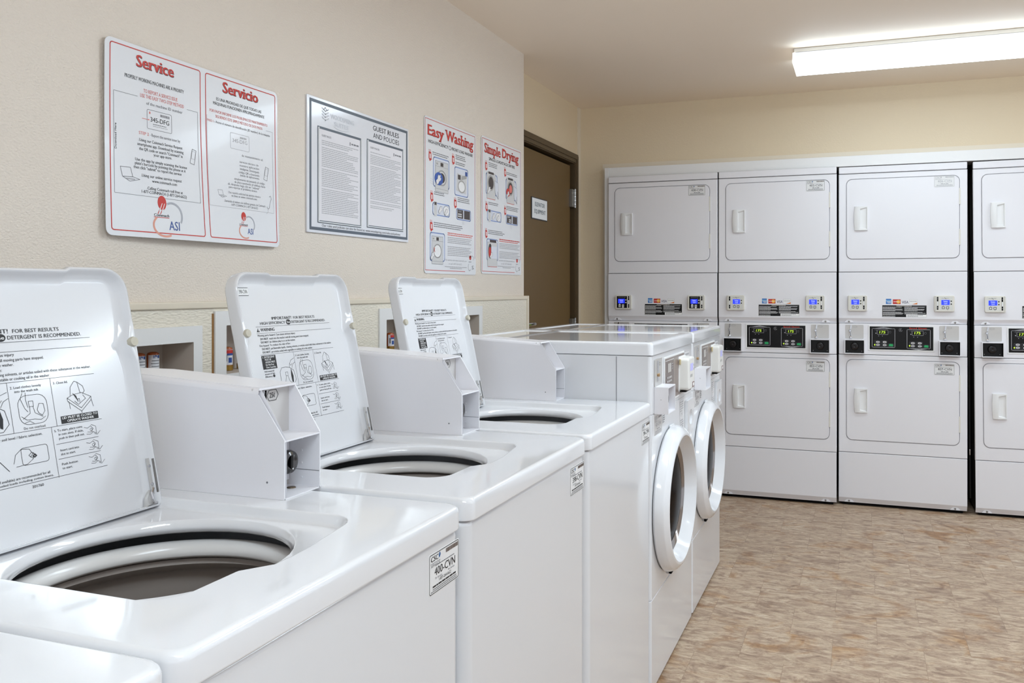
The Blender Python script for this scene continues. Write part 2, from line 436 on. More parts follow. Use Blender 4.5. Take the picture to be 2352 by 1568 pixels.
# ------------------------------------------------------------------ stickers
def id_sticker(S, u0, u1, v0, v1, idt, detail=2, faint=False):
    mb = MB(); w = u1-u0; h = v1-v0
    X = lambda a: u0+a*w
    Y = lambda a: v0+a*h
    ink = M('faded_ink',(176,176,182),0.5) if faint else blackp
    mid = lgreyp if faint else greyp
    rpanel(mb, S, u0, u1, v0, v1, 0.05*h, 0.0, 0.0003, M('sticker_white',(226,226,226),0.35), 0.0001, 3)
    S.e = 0.0006
    S.line(mb, rr(X(0.02), X(0.98), Y(0.03), Y(0.97), 0.05*h, 3), 0.016*h, ink, closed=True)
    S.text(mb, 'CSC', X(0.06), X(0.29), Y(0.80), 0.12*h, ink, 0.03, shear=0.15)
    S.line(mb, [(X(0.05),Y(0.755)),(X(0.36),Y(0.755))], 0.012*h, mid)
    S.text(mb, 'SERVICE', X(0.06), X(0.36), Y(0.67), 0.06*h, mid)
    S.poly(mb, [(X(0.31),Y(0.86)),(X(0.34),Y(0.80)),(X(0.375),Y(0.88)),(X(0.355),Y(0.95)),(X(0.33),Y(0.93))], mid if faint else M('sticker_blue',(60,100,150),0.5))
    r = random.Random(3); u = 0.55
    while u < 0.95:
        k = r.choice((0.008,0.014,0.02)); S.rect(mb, X(u), X(min(u+k,0.96)), Y(0.83), Y(0.93), M('barcode_brown',(96,78,66),0.5) if not faint else mid); u += k+r.choice((0.006,0.010))
    if detail > 1:
        S.bars(mb, X(0.2), X(0.84), Y(0.66), 0.022*h, mid, 5)
    else: S.line(mb, [(X(0.2),Y(0.68)),(X(0.84),Y(0.68))], 0.015*h, mid)
    S.text(mb, idt, X(0.18), X(0.86), Y(0.43), 0.19*h, ink, 0.01)
    S.text(mb, 'For Service', X(0.2), X(0.42), Y(0.34), 0.05*h, mid); S.text(mb, 'Para Servicio', X(0.62), X(0.84), Y(0.355), 0.05*h, mid)
    if detail > 1: S.text(mb, '1-877-264-6622', X(0.32), X(0.72), Y(0.25), 0.075*h, ink)
    else: S.bars(mb, X(0.34), X(0.7), Y(0.26), 0.06*h, mid, 2)
    S.bars(mb, X(0.12), X(0.9), Y(0.165), 0.04*h, mid if detail < 2 else ink, 8); S.bars(mb, X(0.12), X(0.92), Y(0.11), 0.024*h, mid, 9); S.bars(mb, X(0.06), X(0.92), Y(0.065), 0.022*h, mid, 10)
    S.e = 0.0004
    return mb

# ------------------------------------------------------------------ top-loading washers
XW = 0.9854
KL = -0.215; NL = math.sqrt(1+KL*KL)
def lid_print(S):
    """printing inside the lid; u along the lid from the washer's near side, v up from the hinge"""
    mb = MB(); T = lambda b, u0, u1, v, h, bold=0.0, mat=blackp: S.text(mb, b, u0, u1, v, h, mat, bold)
    LN = lambda *p, w=0.00055: S.line(mb, p, w, blackp)
    T('IMPORTANT!', 0.226,0.291,0.302,0.0062,0.03); T('FOR BEST RESULTS', 0.298,0.374,0.302,0.0055,0.015)
    T('HIGH EFFICIENCY', 0.187,0.268,0.2925,0.0056,0.02); T('DETERGENT IS RECOMMENDED.', 0.289,0.412,0.2925,0.0056,0.015)
    S.ell(mb, 0.2785,0.2955,0.0078,0.0058,blackp); T('he', 0.2735,0.2835,0.2935,0.0052,0.03,whitep) if False else S.text(mb,'he',0.2735,0.2835,0.2930,0.0050,whitep,0.03,n=0.0008)
    LN((0.172,0.2885),(0.427,0.2885)); LN((0.172,0.2745),(0.428,0.2745))
    S.poly(mb, [(0.173,0.2775),(0.182,0.2775),(0.1775,0.2855)], blackp); S.text(mb,'!',0.1768,0.1782,0.2788,0.0045,whitep,0.0,n=0.0008)
    T('WARNING', 0.185,0.229,0.2785,0.0065,0.03)
    T('Moving parts hazard. Can cause serious injury', 0.174,0.295,0.268,0.0042,0.01)
    T('DO NOT', 0.180,0.204,0.2605,0.0042,0.04); T('reach into the washer until all moving parts have stopped.', 0.207,0.341,0.2605,0.0042,0.01)
    T('DO NOT', 0.180,0.204,0.2535,0.0042,0.04); T('let children play in or on the washer.', 0.207,0.292,0.2535,0.0042,0.01)
    T('Fire hazard. To reduce the risk of fire:', 0.174,0.273,0.2465,0.0042,0.01)
    T('DO NOT', 0.180,0.204,0.2395,0.0042,0.04); T('put flammable liquids, cleaning solvents, or articles soiled with these substances in the washer.', 0.207,0.420,0.2395,0.0042,0.008)
    T('DO NOT', 0.180,0.204,0.2325,0.0042,0.04); T('put articles soiled with vegetable or cooking oil in the washer.', 0.207,0.347,0.2325,0.0042,0.01)
    LN((0.172,0.2295),(0.424,0.2295))
    # boxes of the instruction table
    S.poly(mb, [(0.173,0.199),(0.217,0.199),(0.217,0.2275),(0.173,0.2275)], blackp)
    for k, (b, u1) in enumerate((('1. DETERGENT',0.213),('MUST BE',0.201),('ADDED FIRST.',0.213),('Do Not Pour',0.208),('Over Laundry.',0.213))):
        S.text(mb, b, 0.1755 if k == 0 else 0.182, u1, 0.2222-0.0053*k, 0.0038, whitep, 0.02, n=0.0008)
    T('Add measured', 0.175,0.205,0.1930,0.0035,0.01); T('amount of High', 0.175,0.206,0.1875,0.0035,0.01); T('Efficiency', 0.175,0.197,0.182,0.0035,0.01); S.ell(mb,0.2025,0.1838,0.0034,0.0027,blackp)
    LN((0.277,0.2295),(0.277,0.156)); LN((0.346,0.2295),(0.346,0.156)); LN((0.172,0.156),(0.425,0.156))
    # picture 1: hand pouring into the tub
    S.line(mb, [(0.222,0.166),(0.223,0.190),(0.230,0.198),(0.243,0.199),(0.256,0.197),(0.268,0.190),(0.272,0.170),(0.262,0.160),(0.234,0.159),(0.222,0.166)], 0.0007, blackp)
    S.poly(mb, [(0.258,0.166),(0.262,0.164),(0.264,0.178),(0.260,0.195),(0.257,0.180)], blackp)
    for P in ([(0.240,0.188),(0.247,0.188),(0.247,0.180),(0.240,0.180),(0.240,0.188)], [(0.241,0.180),(0.236,0.168),(0.229,0.164)], [(0.246,0.180),(0.250,0.168),(0.257,0.164)], [(0.256,0.197),(0.258,0.205),(0.264,0.212),(0.275,0.216)], [(0.263,0.195),(0.268,0.203),(0.276,0.207)], [(0.258,0.205),(0.262,0.201),(0.266,0.205)]): S.line(mb, P, 0.0006, blackp)
    # picture 2: clothes in the tub
    T('2. Load clothes loosely', 0.281,0.330,0.2195,0.0036,0.01); T('into the wash tub.', 0.287,0.325,0.2135,0.0036,0.01)
    S.line(mb, rr(0.289,0.335,0.165,0.208,0.014,5), 0.0006, blackp, closed=True)
    for P in ([(0.306,0.199),(0.313,0.199),(0.313,0.191),(0.306,0.191),(0.306,0.199)], [(0.307,0.191),(0.306,0.181),(0.294,0.174)], [(0.312,0.191),(0.314,0.181),(0.326,0.174)], [(0.298,0.212),(0.294,0.204),(0.299,0.189),(0.303,0.184)], [(0.303,0.212),(0.302,0.202),(0.304,0.190)], [(0.318,0.185),(0.322,0.194),(0.329,0.193),(0.330,0.182),(0.325,0.176),(0.320,0.180),(0.318,0.185)], [(0.292,0.178),(0.300,0.172),(0.312,0.172),(0.322,0.170),(0.330,0.174)], [(0.296,0.168),(0.304,0.170),(0.310,0.166)]): S.line(mb, P, 0.0006, blackp)
    T('Do not overload.', 0.293,0.328,0.1585,0.0036,0.005)
    # picture 3: the washer with its lid
    T('3. Close lid.', 0.350,0.375,0.2195,0.0036,0.01)
    for P in ([(0.370,0.196),(0.392,0.178),(0.412,0.194),(0.396,0.202),(0.380,0.200),(0.370,0.196)], [(0.370,0.196),(0.370,0.191),(0.392,0.173),(0.412,0.189),(0.412,0.194)], [(0.372,0.191),(0.373,0.179)], [(0.392,0.173),(0.392,0.170)], [(0.412,0.189),(0.414,0.178)], [(0.376,0.199),(0.378,0.212),(0.386,0.221),(0.391,0.219),(0.394,0.201)], [(0.391,0.219),(0.400,0.212),(0.402,0.204),(0.398,0.200)], [(0.388,0.188),(0.388,0.193),(0.391,0.193),(0.391,0.187)], [(0.382,0.190),(0.388,0.184),(0.402,0.192),(0.398,0.198)]): S.line(mb, P, 0.0006, blackp)
    S.poly(mb, [(0.380,0.203),(0.386,0.198),(0.388,0.189),(0.384,0.196)], blackp)
    S.poly(mb, [(0.354,0.158),(0.420,0.158),(0.420,0.1695),(0.354,0.1695)], blackp)
    S.text(mb, 'LID MUST BE CLOSED TO', 0.356,0.418,0.1648,0.0036,whitep,0.03,n=0.0008); S.text(mb, 'OPERATE WASHER', 0.364,0.411,0.1596,0.0036,whitep,0.03,n=0.0008)
    # lower half
    T('4. Set wash temperature and / or soil level / fabric selection.', 0.176,0.320,0.1475,0.0036,0.01)
    LN((0.336,0.156),(0.336,0.080))
    S.line(mb, rr(0.176,0.222,0.108,0.138,0.005,3), 0.0006, blackp, closed=True); LN((0.240,0.132),(0.262,0.104),w=0.0008)
    S.line(mb, rr(0.283,0.325,0.108,0.133,0.004,3), 0.0006, blackp, closed=True)
    for P in ([(0.270,0.113),(0.274,0.125),(0.284,0.132),(0.296,0.130),(0.301,0.122)], [(0.273,0.108),(0.290,0.109),(0.300,0.115),(0.302,0.122)], [(0.294,0.121),(0.299,0.125),(0.305,0.121),(0.300,0.116),(0.294,0.121)], [(0.296,0.118),(0.302,0.124)]): S.line(mb, P, 0.0006, blackp)
    S.line(mb, [(0.300,0.119),(0.303,0.121),(0.306,0.119),(0.303,0.117)], 0.0014, blackp, closed=True)
    T('5. To start, place coins', 0.340,0.388,0.1475,0.0034,0.01); T('in coin slots. If slide,', 0.346,0.389,0.1415,0.0034,0.01); T('push in then pull out.', 0.346,0.390,0.1355,0.0034,0.01)
    LN((0.340,0.129),(0.414,0.129)); T('Insert card into', 0.345,0.377,0.1175,0.0034,0.01); T('slot to start.', 0.345,0.370,0.1115,0.0034,0.01)
    LN((0.340,0.1065),(0.414,0.1065)); T('Push button', 0.344,0.371,0.0965,0.0034,0.01); T('to start.', 0.344,0.361,0.0905,0.0034,0.01)
    LN((0.172,0.0815),(0.422,0.0815))
    for vy in (0.141, 0.117, 0.095):
        for P in ([(0.391,vy+0.006),(0.397,vy+0.004),(0.403,vy+0.007),(0.407,vy+0.002),(0.402,vy-0.003),(0.396,vy-0.002)], [(0.404,vy+0.009),(0.412,vy+0.005),(0.412,vy-0.006),(0.404,vy-0.002)], [(0.408,vy-0.006),(0.413,vy-0.008),(0.419,vy-0.003)], [(0.394,vy-0.005),(0.401,vy-0.006),(0.406,vy-0.003)]): S.line(mb, P, 0.0005, blackp)
        S.ring(mb, 0.403, vy+0.001, 0.002, 0.002, 0.0005, blackp, k=10)
    T('Water temperatures (if available) are recommended for all', 0.196,0.323,0.0895,0.0036,0.01); T('normally soiled loads including cotton linens.', 0.221,0.328,0.0845,0.0030,0.01)
    T('201760', 0.292,0.310,0.0735,0.0038,0.01)
    return mb

def top_loader(y0, idt, label, lid_tag=None, w=0.628, lid_y=(0.112,0.503), case_w=0.098, ny=0.0):
    off = (XW-0.355, y0+w/2, 0); X = lambda x: XW+x
    t = thing('top_load_washer', label, 'washing machine', off, 'top load washers along the wall')
    B = lambda mb, name, par=t, sm=35: mb.build(name, par, off, sm)
    # cabinet: rounded shell open at the top
    mb = MB()
    lp = lambda i, z, r=0.022: [(x, y, z) for x, y in rr(X(-0.705)+i, X(0)-i-0.002, y0+ny+i, y0+w-i, r, 5, 2)]
    mb.loops([lp(0.012,0.012), lp(0,0.016), lp(0,0.861), lp(0.0015,0.8665), lp(0.005,0.8697), lp(0.03,0.8697), lp(0.03,0.5)], enamel)
    mb.loops([lp(0.012,0.012)], enamel, True)
    B(mb, 'cabinet')
    for fx in (-0.66, -0.05):
        for fy in (0.06, w-0.05):
            mb = MB(); mb.cyl((X(fx),y0+fy,0),(X(fx),y0+fy,0.008),0.022,blackp,12); mb.cyl((X(fx),y0+fy,0.008),(X(fx),y0+fy,0.013),0.008,steel,10); B(mb, 'foot')
    # deck with lid recess and opening
    mb = MB(); NC, NS = 6, 8
    cx, cy = -0.300, 0.303
    def ol(i, z, r): return [(x, y, z) for x, y in rr(X(-0.705)+i, X(0.004)-i, y0+ny+i, y0+w-i, r, NC, NS)]
    def notch(x, yr):
        if x < -0.2: return x
        a = min(max((yr-0.250)/0.022, 0), 1); a = a*a*(3-2*a)
        b = min(max((yr-0.336)/0.16, 0), 1)
        return x+0.026*a*(1-b)
    def rl(i, z, r=0.038):
        return [(X(notch(x, y)), y0+y, z) for x, y in rr(-0.560+i, -0.115-i, 0.126+i, 0.500-i, max(r-i, 0.01), NC, NS)]
    def cl(rad, z):
        ref = rr(-0.560, -0.115, 0.126, 0.500, 0.05, NC, NS); out = []
        for x, y in ref:
            a = math.atan2((y-0.313)/0.187, (x+0.3375)/0.2225); out.append((X(cx+rad*math.cos(a)), y0+cy+rad*math.sin(a), z))
        return out
    mb.loops([ol(0.010,0.8715,0.018), ol(0.001,0.8715,0.022), ol(0,0.874,0.022), ol(0,0.899,0.022), ol(0.0015,0.9045,0.022), ol(0.0045,0.9078,0.022), ol(0.009,0.909,0.022),
              rl(-0.004,0.909,0.042), rl(-0.001,0.9080), rl(0.001,0.9055), rl(0.004,0.8975), rl(0.007,0.8935), rl(0.010,0.8925),
              cl(0.1805,0.8915), cl(0.1785,0.8900), cl(0.1755,0.8855), cl(0.173,0.880), cl(0.174,0.875), cl(0.179,0.871), cl(0.21,0.870)], porcelain)
    B(mb, 'top_deck', sm=50)
    mb = MB(); c = (X(cx), y0+cy, 0)
    mb.lathe(c, (0,0,1), [(0.826,0.235),(0.846,0.215),(0.853,0.202),(0.855,0.194),(0.853,0.186),(0.848,0.180),(0.841,0.177),(0.835,0.177),(0.831,0.180),(0.826,0.235)], tubring, 64); B(mb, 'tub_ring', sm=60)
    mb = MB(); mb.lathe(c, (0,0,1), [(0.827,0.235),(0.826,0.190),(0.818,0.189),(0.812,0.200),(0.806,0.202),(0.80,0.222),(0.76,0.226),(0.755,0.231),(0.52,0.235),(0.47,0.20),(0.46,0.001)], drum_m, 64)
    mb.lathe(c, (0,0,1), [(0.461,0.16),(0.49,0.12),(0.52,0.05),(0.62,0.035),(0.64,0.001)], drum_m, 32)
    mb.keepn = True
    B(mb, 'wash_drum', sm=60)
    # lid: shallow pan standing open, leaning to the wall
    S = Surf((X(0)-0.5054, y0, 0.895), (0,1,0), (KL,0,1))
    l0, l1 = lid_y; top = 0.402
    def LL(i, n, b=0.0):
        P = []
        for u, v in rr(l0+i, l1-i, -0.004+min(i,0.004)+b, top-i, 0.001, 1):
            P.append((u, v))
        return P
    R = 0.042
    def lidloop(i, n, rtop=R):
        # bottom corners square, top corners round; sides taper slightly
        r = max(rtop-i, 0.008); pts = []
        L = lambda v: l0+i; H = lambda v: l1-i
        b = -0.002+ (0.003 if i > 0.004 else 0)
        pts.append((l1-i, b)); 
        for v in (0.08, 0.20, 0.235, 0.252, 0.274, 0.296, 0.312):
            k = 0.010*math.exp(-((v-0.274)/0.02)**2) if i > 0.004 else 0
            pts.append((l1-i-k, v))
        for q in range(9): a = PI/2*q/8; pts.append((l1-i-r+r*math.cos(a), top-i-r+r*math.sin(a)))
        um, hw = (l0+l1)/2, 0.09
        for du in (hw, hw-0.008, -hw+0.008, -hw):
            d = -0.004 if abs(du) < hw-0.001 else 0
            pts.append((um+du, top-i+d))
        for q in range(9): a = PI/2+PI/2*q/8; pts.append((l0+i+r+r*math.cos(a), top-i-r+r*math.sin(a)))
        for v in (0.312, 0.296, 0.274, 0.252, 0.235, 0.20, 0.08):
            k = 0.010*math.exp(-((v-0.274)/0.02)**2) if i > 0.004 else 0
            pts.append((l0+i+k, v))
        pts.append((l0+i, b))
        return [S.p(u, v, n) for u, v in pts]
    mb = MB()
    mb.loops([lidloop(0.010,-0.014), lidloop(0.003,-0.012), lidloop(0,-0.008), lidloop(0,0.012), lidloop(0.0015,0.0165), lidloop(0.0045,0.018), lidloop(0.0075,0.016), lidloop(0.010,0.010), lidloop(0.017,0.0025), lidloop(0.024,0.0)], enamel, True, True)
    lid = B(mb, 'lid', sm=50)
    for u in (l0+0.0095, l1-0.0095):
        mb = MB(); mb.lathe(S.p(u,0.274,0.012), S.N, [(0,0.0085),(0.008,0.0085),(0.0105,0.0075),(0.011,0.0001)], beige_pl, 20); B(mb, 'bumper', lid)
    for u, sg in ((l1-0.009,1),(l0+0.009,-1)):
        mb = MB(); a = S.p(u-0.004,0.022,0.008)
        P = [(u-0.006,0.018),(u+0.004,0.018),(u+0.004,0.078),(u-0.006,0.078)]
        mb.prism([S.p(p,q,0.0095) for p, q in P], S.N*0.002, M('bright_steel',(206,204,202),0.35,metal=0.4))
        mb.prism([S.p(p,q,0.0115) for p, q in [(u+0.001,0.02),(u+0.0035,0.02),(u+0.0035,0.076),(u+0.001,0.076)]], S.N*0.006, steel)
        for v in (0.035, 0.065): mb.lathe(S.p(u-0.003,v,0.0115), S.N, [(0,0.0025),(0.0015,0.0022),(0.0018,0.0001)], chrome, 12)
        mb.tube([S.p(u-0.003,0.028,0.013), S.p(u-0.009,0.022,0.015), S.p(u-0.010,0.012,0.016), S.p(u-0.005,0.004,0.014), S.p(u+0.004,0.003,0.012)], 0.0022, chrome, 8)
        mb.prism([S.p(p,q,0.002) for p, q in [(u-0.018,0.001),(u+0.003,0.004),(u-0.006,0.026),(u-0.014,0.014)]], S.N*0.007, M('bright_steel'))
        B(mb, 'hinge_bracket', lid)
    dv = 0.0
    B(lid_print(S), 'warning_print', lid, 0)
    if lid_tag:
        mb = MB(); u0, v0 = l0+0.0255, 0.354
        S.rect(mb, u0, u0+0.030, v0, v0+0.018, M('sticker_white',(226,226,226),0.35), 0.0002); S.line(mb, [(u0,v0+0.017),(u0+0.030,v0+0.017)], 0.0012, blackp); S.line(mb, [(u0,v0+0.001),(u0+0.030,v0+0.001)], 0.0012, blackp)
        S.text(mb, lid_tag, u0+0.003, u0+0.027, v0+0.005, 0.008, blackp); B(mb, 'lid_sticker', lid, 0)
    # coin meter case
    ya, yb = y0+0.547, y0+0.547+case_w
    prof = [(-0.690,0.9092),(-0.281,0.9092),(-0.281,1.007),(-0.333,1.0905),(-0.60,1.106),(-0.690,1.106)]
    mb = MB(); th = 0.0025
    side = lambda y, e: mb.prism([(X(x), y, z) for x, z in prof], (0,e,0), enamel_s)
    side(ya+0.006, 0.0001)  # placeholder seam liner inside the near wall
    # near wall with a rolled top edge
    rl2 = []
    for q in range(6):
        a = PI/2*q/5; rl2.append((ya+0.010-0.010*math.sin(PI/2-a) , -0.010+0.010*math.cos(PI/2-a)))
    def sect(dy, dz): return [(X(x), dy, (z+dz if z > 1.05 else z)) for x, z in prof]
    nl = [[(X(x), yy, z+(dz if z > 1.05 else 0)) for x, z in prof] for yy, dz in rl2]
    mb.loops([[(X(x), ya+th, z-(0.012 if z > 1.05 else 0)) for x, z in prof]], enamel_s, True)
    mb.loops([[(X(x), ya, z-(0.010 if z > 1.05 else 0)) for x, z in prof]], enamel_s, True)
    ring0 = [(X(x), ya, z-(0.010 if z > 1.05 else 0)) for x, z in prof]; ring1 = [(X(x), ya+th, z-(0.012 if z > 1.05 else 0)) for x, z in prof]
    mb.loops([ring0, ring1], enamel_s)
    # top sheet: rolled from the near edge to the far edge
    tops = []
    for yy, dz in [(ya,-0.010),(ya+0.0008,-0.006),(ya+0.003,-0.003),(ya+0.006,-0.0008),(ya+0.010,0),(yb-0.004,0),(yb-0.001,-0.001),(yb,-0.004)]:
        tops.append([(X(-0.690),yy,1.106+dz),(X(-0.60),yy,1.106+dz),(X(-0.333),yy,1.0905+dz)])
    mb.loops(tops, enamel_s, closed=False)
    mb.loops([[(a,b,c-th) for a,b,c in l] for l in tops], enamel_s, closed=False)
    mb.box(X(-0.3335), X(-0.3315), ya+0.001, yb-0.001, 1.0865, 1.0903, enamel_s)
    mb.prism([(X(x), yb-th, z-(0.003 if z > 1.05 else 0)) for x, z in prof], (0,th,0), enamel_s)   # far wall
    mb.box(X(-0.690), X(-0.687), ya, yb, 0.9092, 1.10, enamel_s)                                  # rear
    mb.box(X(-0.690), X(-0.281), ya+0.001, yb-0.001, 0.9092, 0.9112, enamel_s)                    # floor
    mb.box(X(-0.345), X(-0.2815), ya+0.001, yb-0.001, 1.0035, 1.0062, enamel_s)                   # shelf
    mb.box(X(-0.347), X(-0.345), ya+0.001, yb-0.001, 0.9112, 1.089, M('grey_face_plate',(196,193,191),0.4))                     # inner face plate
    mb.box(X(-0.345), X(-0.3445), ya+0.026, ya+0.072, 0.915, 1.000, black)
    mb.box(X(-0.3449), X(-0.343), ya+0.073, ya+case_w-0.005, 0.920, 1.000, enamel_s)
    mb.box(X(-0.34), X(-0.2815), yb-th-0.0006, yb-th, 0.9385, 0.9393, greyp)
    for zz in (0.95, 0.972, 0.993, 0.925):
        mb.lathe((X(-0.318),yb-th,zz), (0,-1,0), [(0,0.0022),(0.0008,0.0018),(0.001,0.0001)], enamel_s, 10)
    mb.lathe((X(-0.315),ya,0.936), (0,-1,0), [(0,0.0018),(0.0006,0.0016),(0.0008,0.0001)], greyp, 12)
    case = B(mb, 'meter_case', sm=30)
    S2 = Surf((X(-0.345),0,0),(0,1,0),(0,0,1))
    mb = MB(); S2.line(mb, [(ya+0.036,1.073),(ya+0.042,1.082),(ya+0.060,1.082),(ya+0.066,1.073),(ya+0.060,1.064),(ya+0.042,1.064)], 0.0009, blackp, 0.0006, True)
    S2.text(mb, '25', ya+0.0435,ya+0.0525,1.0690,0.0085,blackp,0.01,n=0.0006); S2.text(mb, 'c', ya+0.0535,ya+0.057,1.0700,0.0078,blackp,0.01,n=0.0006); S2.line(mb, [(ya+0.0553,1.0683),(ya+0.0553,1.078)], 0.0006, blackp, 0.0006)
    B(mb, 'price_plate', case, 0)
    mb = MB(); mb.box(X(-0.345), X(-0.341), ya+0.024, ya+0.032, 1.02, 1.084, chrome, 0.001); mb.box(X(-0.3412), X(-0.3405), ya+0.0262, ya+0.0298, 1.025, 1.080, black); B(mb, 'coin_slot', case)
    mb = MB(); mb.lathe((X(-0.3445),ya+0.053,0.960), (1,0,0), [(0,0.016),(0.018,0.015),(0.022,0.0195),(0.032,0.0205),(0.037,0.0185),(0.039,0.013),(0.036,0.006),(0.036,0.0001)], M('dark_chrome',(92,90,90),0.12,metal=1.0), 32)
    mb.box(X(-0.309), X(-0.3055), ya+0.050, ya+0.056, 0.949, 0.971, black, 0.001); B(mb, 'coin_knob', case)
    mb = MB(); mb.lathe((X(-0.322),ya+0.072,0.9112), (0,0,1), [(0,0.008),(0.0015,0.007),(0.002,0.0001)], M('lock_brown',(110,96,78),0.35,metal=0.6), 20); B(mb, 'lock_cap', case)
    # id sticker on the front
    SF = Surf((X(-0.002), y0, 0), (0,1,0), (0,0,1))
    if idt: B(id_sticker(SF, w-0.106, w-0.006, 0.792, 0.855, idt), 'id_sticker', t, 0)
    return t

top_loader(-0.030, None, 'white top load washer nearest the viewer, only its corner in view at the bottom left', w=0.652)
top_loader(0.605, '400-CVN', 'white top load washer with open lid and front sticker 400-CVN', ny=0.023)
top_loader(1.257, '398-CVN', 'middle white top load washer with open lid and front sticker 398-CVN', lid_tag='398-CVN')
top_loader(1.908, '396-CVN', 'white top load washer with open lid standing against the front load washers', lid_tag='396-CVN', lid_y=(0.082,0.482), case_w=0.084)

# ------------------------------------------------------------------ front-loading washers
def front_loader(y0, label, w=0.669, idt='424-CVN'):
    off = (XW-0.35, y0+w/2, 0); X = lambda x: XW+x; xb = -0.715
    t = thing('front_load_washer', label, 'washing machine', off, 'front load washers')
    B = lambda mb, name, par=t, sm=35: mb.build(name, par, off, sm)
    SF = Surf((X(0), y0, 0), (0,1,0), (0,0,1))
    mb = MB()
    lp = lambda i, z, r=0.012: [(x, y, z) for x, y in rr(X(xb)+i, X(0)-i, y0+i, y0+w-i, r, 4, 1)]
    mb.loops([lp(0.01,0.010), lp(0,0.013), lp(0,0.2905), lp(0.003,0.292), lp(0.003,0.294), lp(0,0.2955), lp(0,0.8635), lp(0.003,0.865), lp(0.003,0.867), lp(0,0.8685), lp(0,1.046), lp(0.003,1.0487)], enamel, True, True)
    mb.box(X(-0.1115), X(-0.1095), y0-0.0006, y0+0.002, 0.30, 1.046, greyp)
    B(mb, 'cabinet')
    mb = MB()
    tl = lambda i, z, r=0.016: [(x, y, z) for x, y in rr(X(xb)+i, X(0.004)-i, y0+i, y0+w-i, r, 5, 1)]
    mb.loops([tl(0.004,1.0495), tl(0,1.051), tl(0,1.080), tl(0.002,1.087), tl(0.007,1.0905), tl(0.013,1.0914)], porcelain, True, False)
    # raised rims round the two sunk top panels
    def ring(x0, x1, a, b):
        return [(x, y) for x, y in rr(X(x0), X(x1), y0+a, y0+b, 0.008, 3)]
    xs = [(xb+0.013, -0.535), (-0.535, 0.004-0.013)]
    for x0, x1 in xs:
        O = [(X(x0),y0+0.013),(X(x1),y0+0.013),(X(x1),y0+w-0.013),(X(x0),y0+w-0.013)]
        inn = ring(x0+(0.03 if x0 < -0.6 else 0.012), x1-(0.012 if x0 < -0.6 else 0.026), 0.055, w-0.055)
        out = []
        for k, (a, b) in enumerate(inn): out.append((O[1],O[2],O[3],O[0])[k//4])
        A = [(a,b,1.0914) for a,b in out]; Bq = [(a,b,1.0914) for a,b in inn]
        ccx = sum(p[0] for p in inn)/len(inn); ccy = sum(p[1] for p in inn)/len(inn)
        Cq = [(a+(ccx-a)*0.02,b+(ccy-b)*0.01,1.0885) for a,b in inn]
        mb.loops([A,Bq,Cq], porcelain, False, True)
    B(mb, 'top_panel')
    for fx in (-0.66, -0.05):
        for fy in (0.05, w-0.05):
            mb = MB(); mb.cyl((X(fx),y0+fy,0),(X(fx),y0+fy,0.008),0.022,blackp,12); mb.cyl((X(fx),y0+fy,0.008),(X(fx),y0+fy,0.012),0.008,steel,10); B(mb, 'foot')
    # coin plate and coin cup
    mb = MB(); rpanel(mb, SF, 0.040,0.140,0.950,1.036,0.004,0.0005,0.003,silver,0.001,3)
    mb.box(X(0.003), X(0.007), y0+0.070, y0+0.078, 0.965, 1.030, chrome, 0.001); mb.lathe((X(0.003),y0+0.074,0.985),(1,0,0),[(0,0.006),(0.006,0.006),(0.008,0.004),(0.008,0.0001)],M('bronze',(170,140,104),0.35,metal=0.6),16)
    SF.ring(mb, 0.105, 1.018, 0.010, 0.0045, 0.0008, blackp, 0.0035); B(mb, 'coin_plate')
    mb = MB(); a0, a1, b0, b1, dp = 0.040, 0.148, 0.866, 0.950, 0.045
    RL = lambda g, n, q=0.0: [SF.p(a0+g,b0+g,n), SF.p(a1-g,b0+g,n), SF.p(a1-g,b1-g,n-q), SF.p(a0+g,b1-g,n-q)]
    mb.loops([RL(0,0.0005), RL(0,dp), RL(0.003,dp), RL(0.003,0.004)], enamel_s, False, True)
    mb.lathe((X(0.022),y0+a0,b0+0.045),(0,-1,0),[(0,0.0013),(0.0006,0.001),(0.0008,0.0001)],greyp,10)
    cup = B(mb, 'coin_cup'); mb = MB(); mb.lathe((X(0.004),y0+0.098,0.906),(1,0,0),[(0,0.017),(0.014,0.016),(0.016,0.020),(0.026,0.019),(0.028,0.012),(0.026,0.0001)],M('dark_knob',(46,40,38),0.25,metal=0.4),24); B(mb, 'coin_knob', cup)
    # control panel
    mb = MB(); rpanel(mb, SF, 0.176,0.505,0.878,1.032,0.005,0.0005,0.003,plastic_w,0.001,3)
    SF.rect(mb, 0.184,0.498,0.885,1.026,panel_br,0.0034); SF.line(mb, [(0.188,0.89),(0.320,0.89),(0.320,1.018),(0.188,1.018)],0.0016,whitep,0.0038,True); SF.rect(mb,0.189,0.319,0.891,1.017,panel_dk,0.0036)
    SF.rect(mb, 0.220,0.275,0.978,1.008,lcd,0.0042)
    for r in range(2):
        for c in range(4): SF.rect(mb, 0.216+c*0.019,0.224+c*0.019,0.957-r*0.012,0.964-r*0.012,whitep,0.0042)
    for k in range(3): SF.rect(mb, 0.285,0.300,0.986+k*0.008,0.989+k*0.008,lgreyp,0.0042)
    B(mb, 'control_panel', sm=0)
    mb = MB(); SF.rect(mb, 0.522,0.606,0.985,1.024,M('sticker_pale',(222,222,224),0.4)); SF.e=0.0008
    SF.rect(mb,0.526,0.602,1.012,1.019,lgreyp); SF.para(mb,0.528,0.600,0.988,1.010,3,lgreyp,4); SF.e=0.0004; B(mb, 'notice_sticker', sm=0)
    # card reader
    mb = MB(); rpanel(mb, SF, 0.402,0.512,0.899,1.014,0.012,0.004,0.040,M('reader_white',(230,229,225),0.35),0.008,5)
    rpanel(mb, SF, 0.398,0.516,0.893,1.018,0.008,0.0005,0.006,plastic_w,0.001,4)
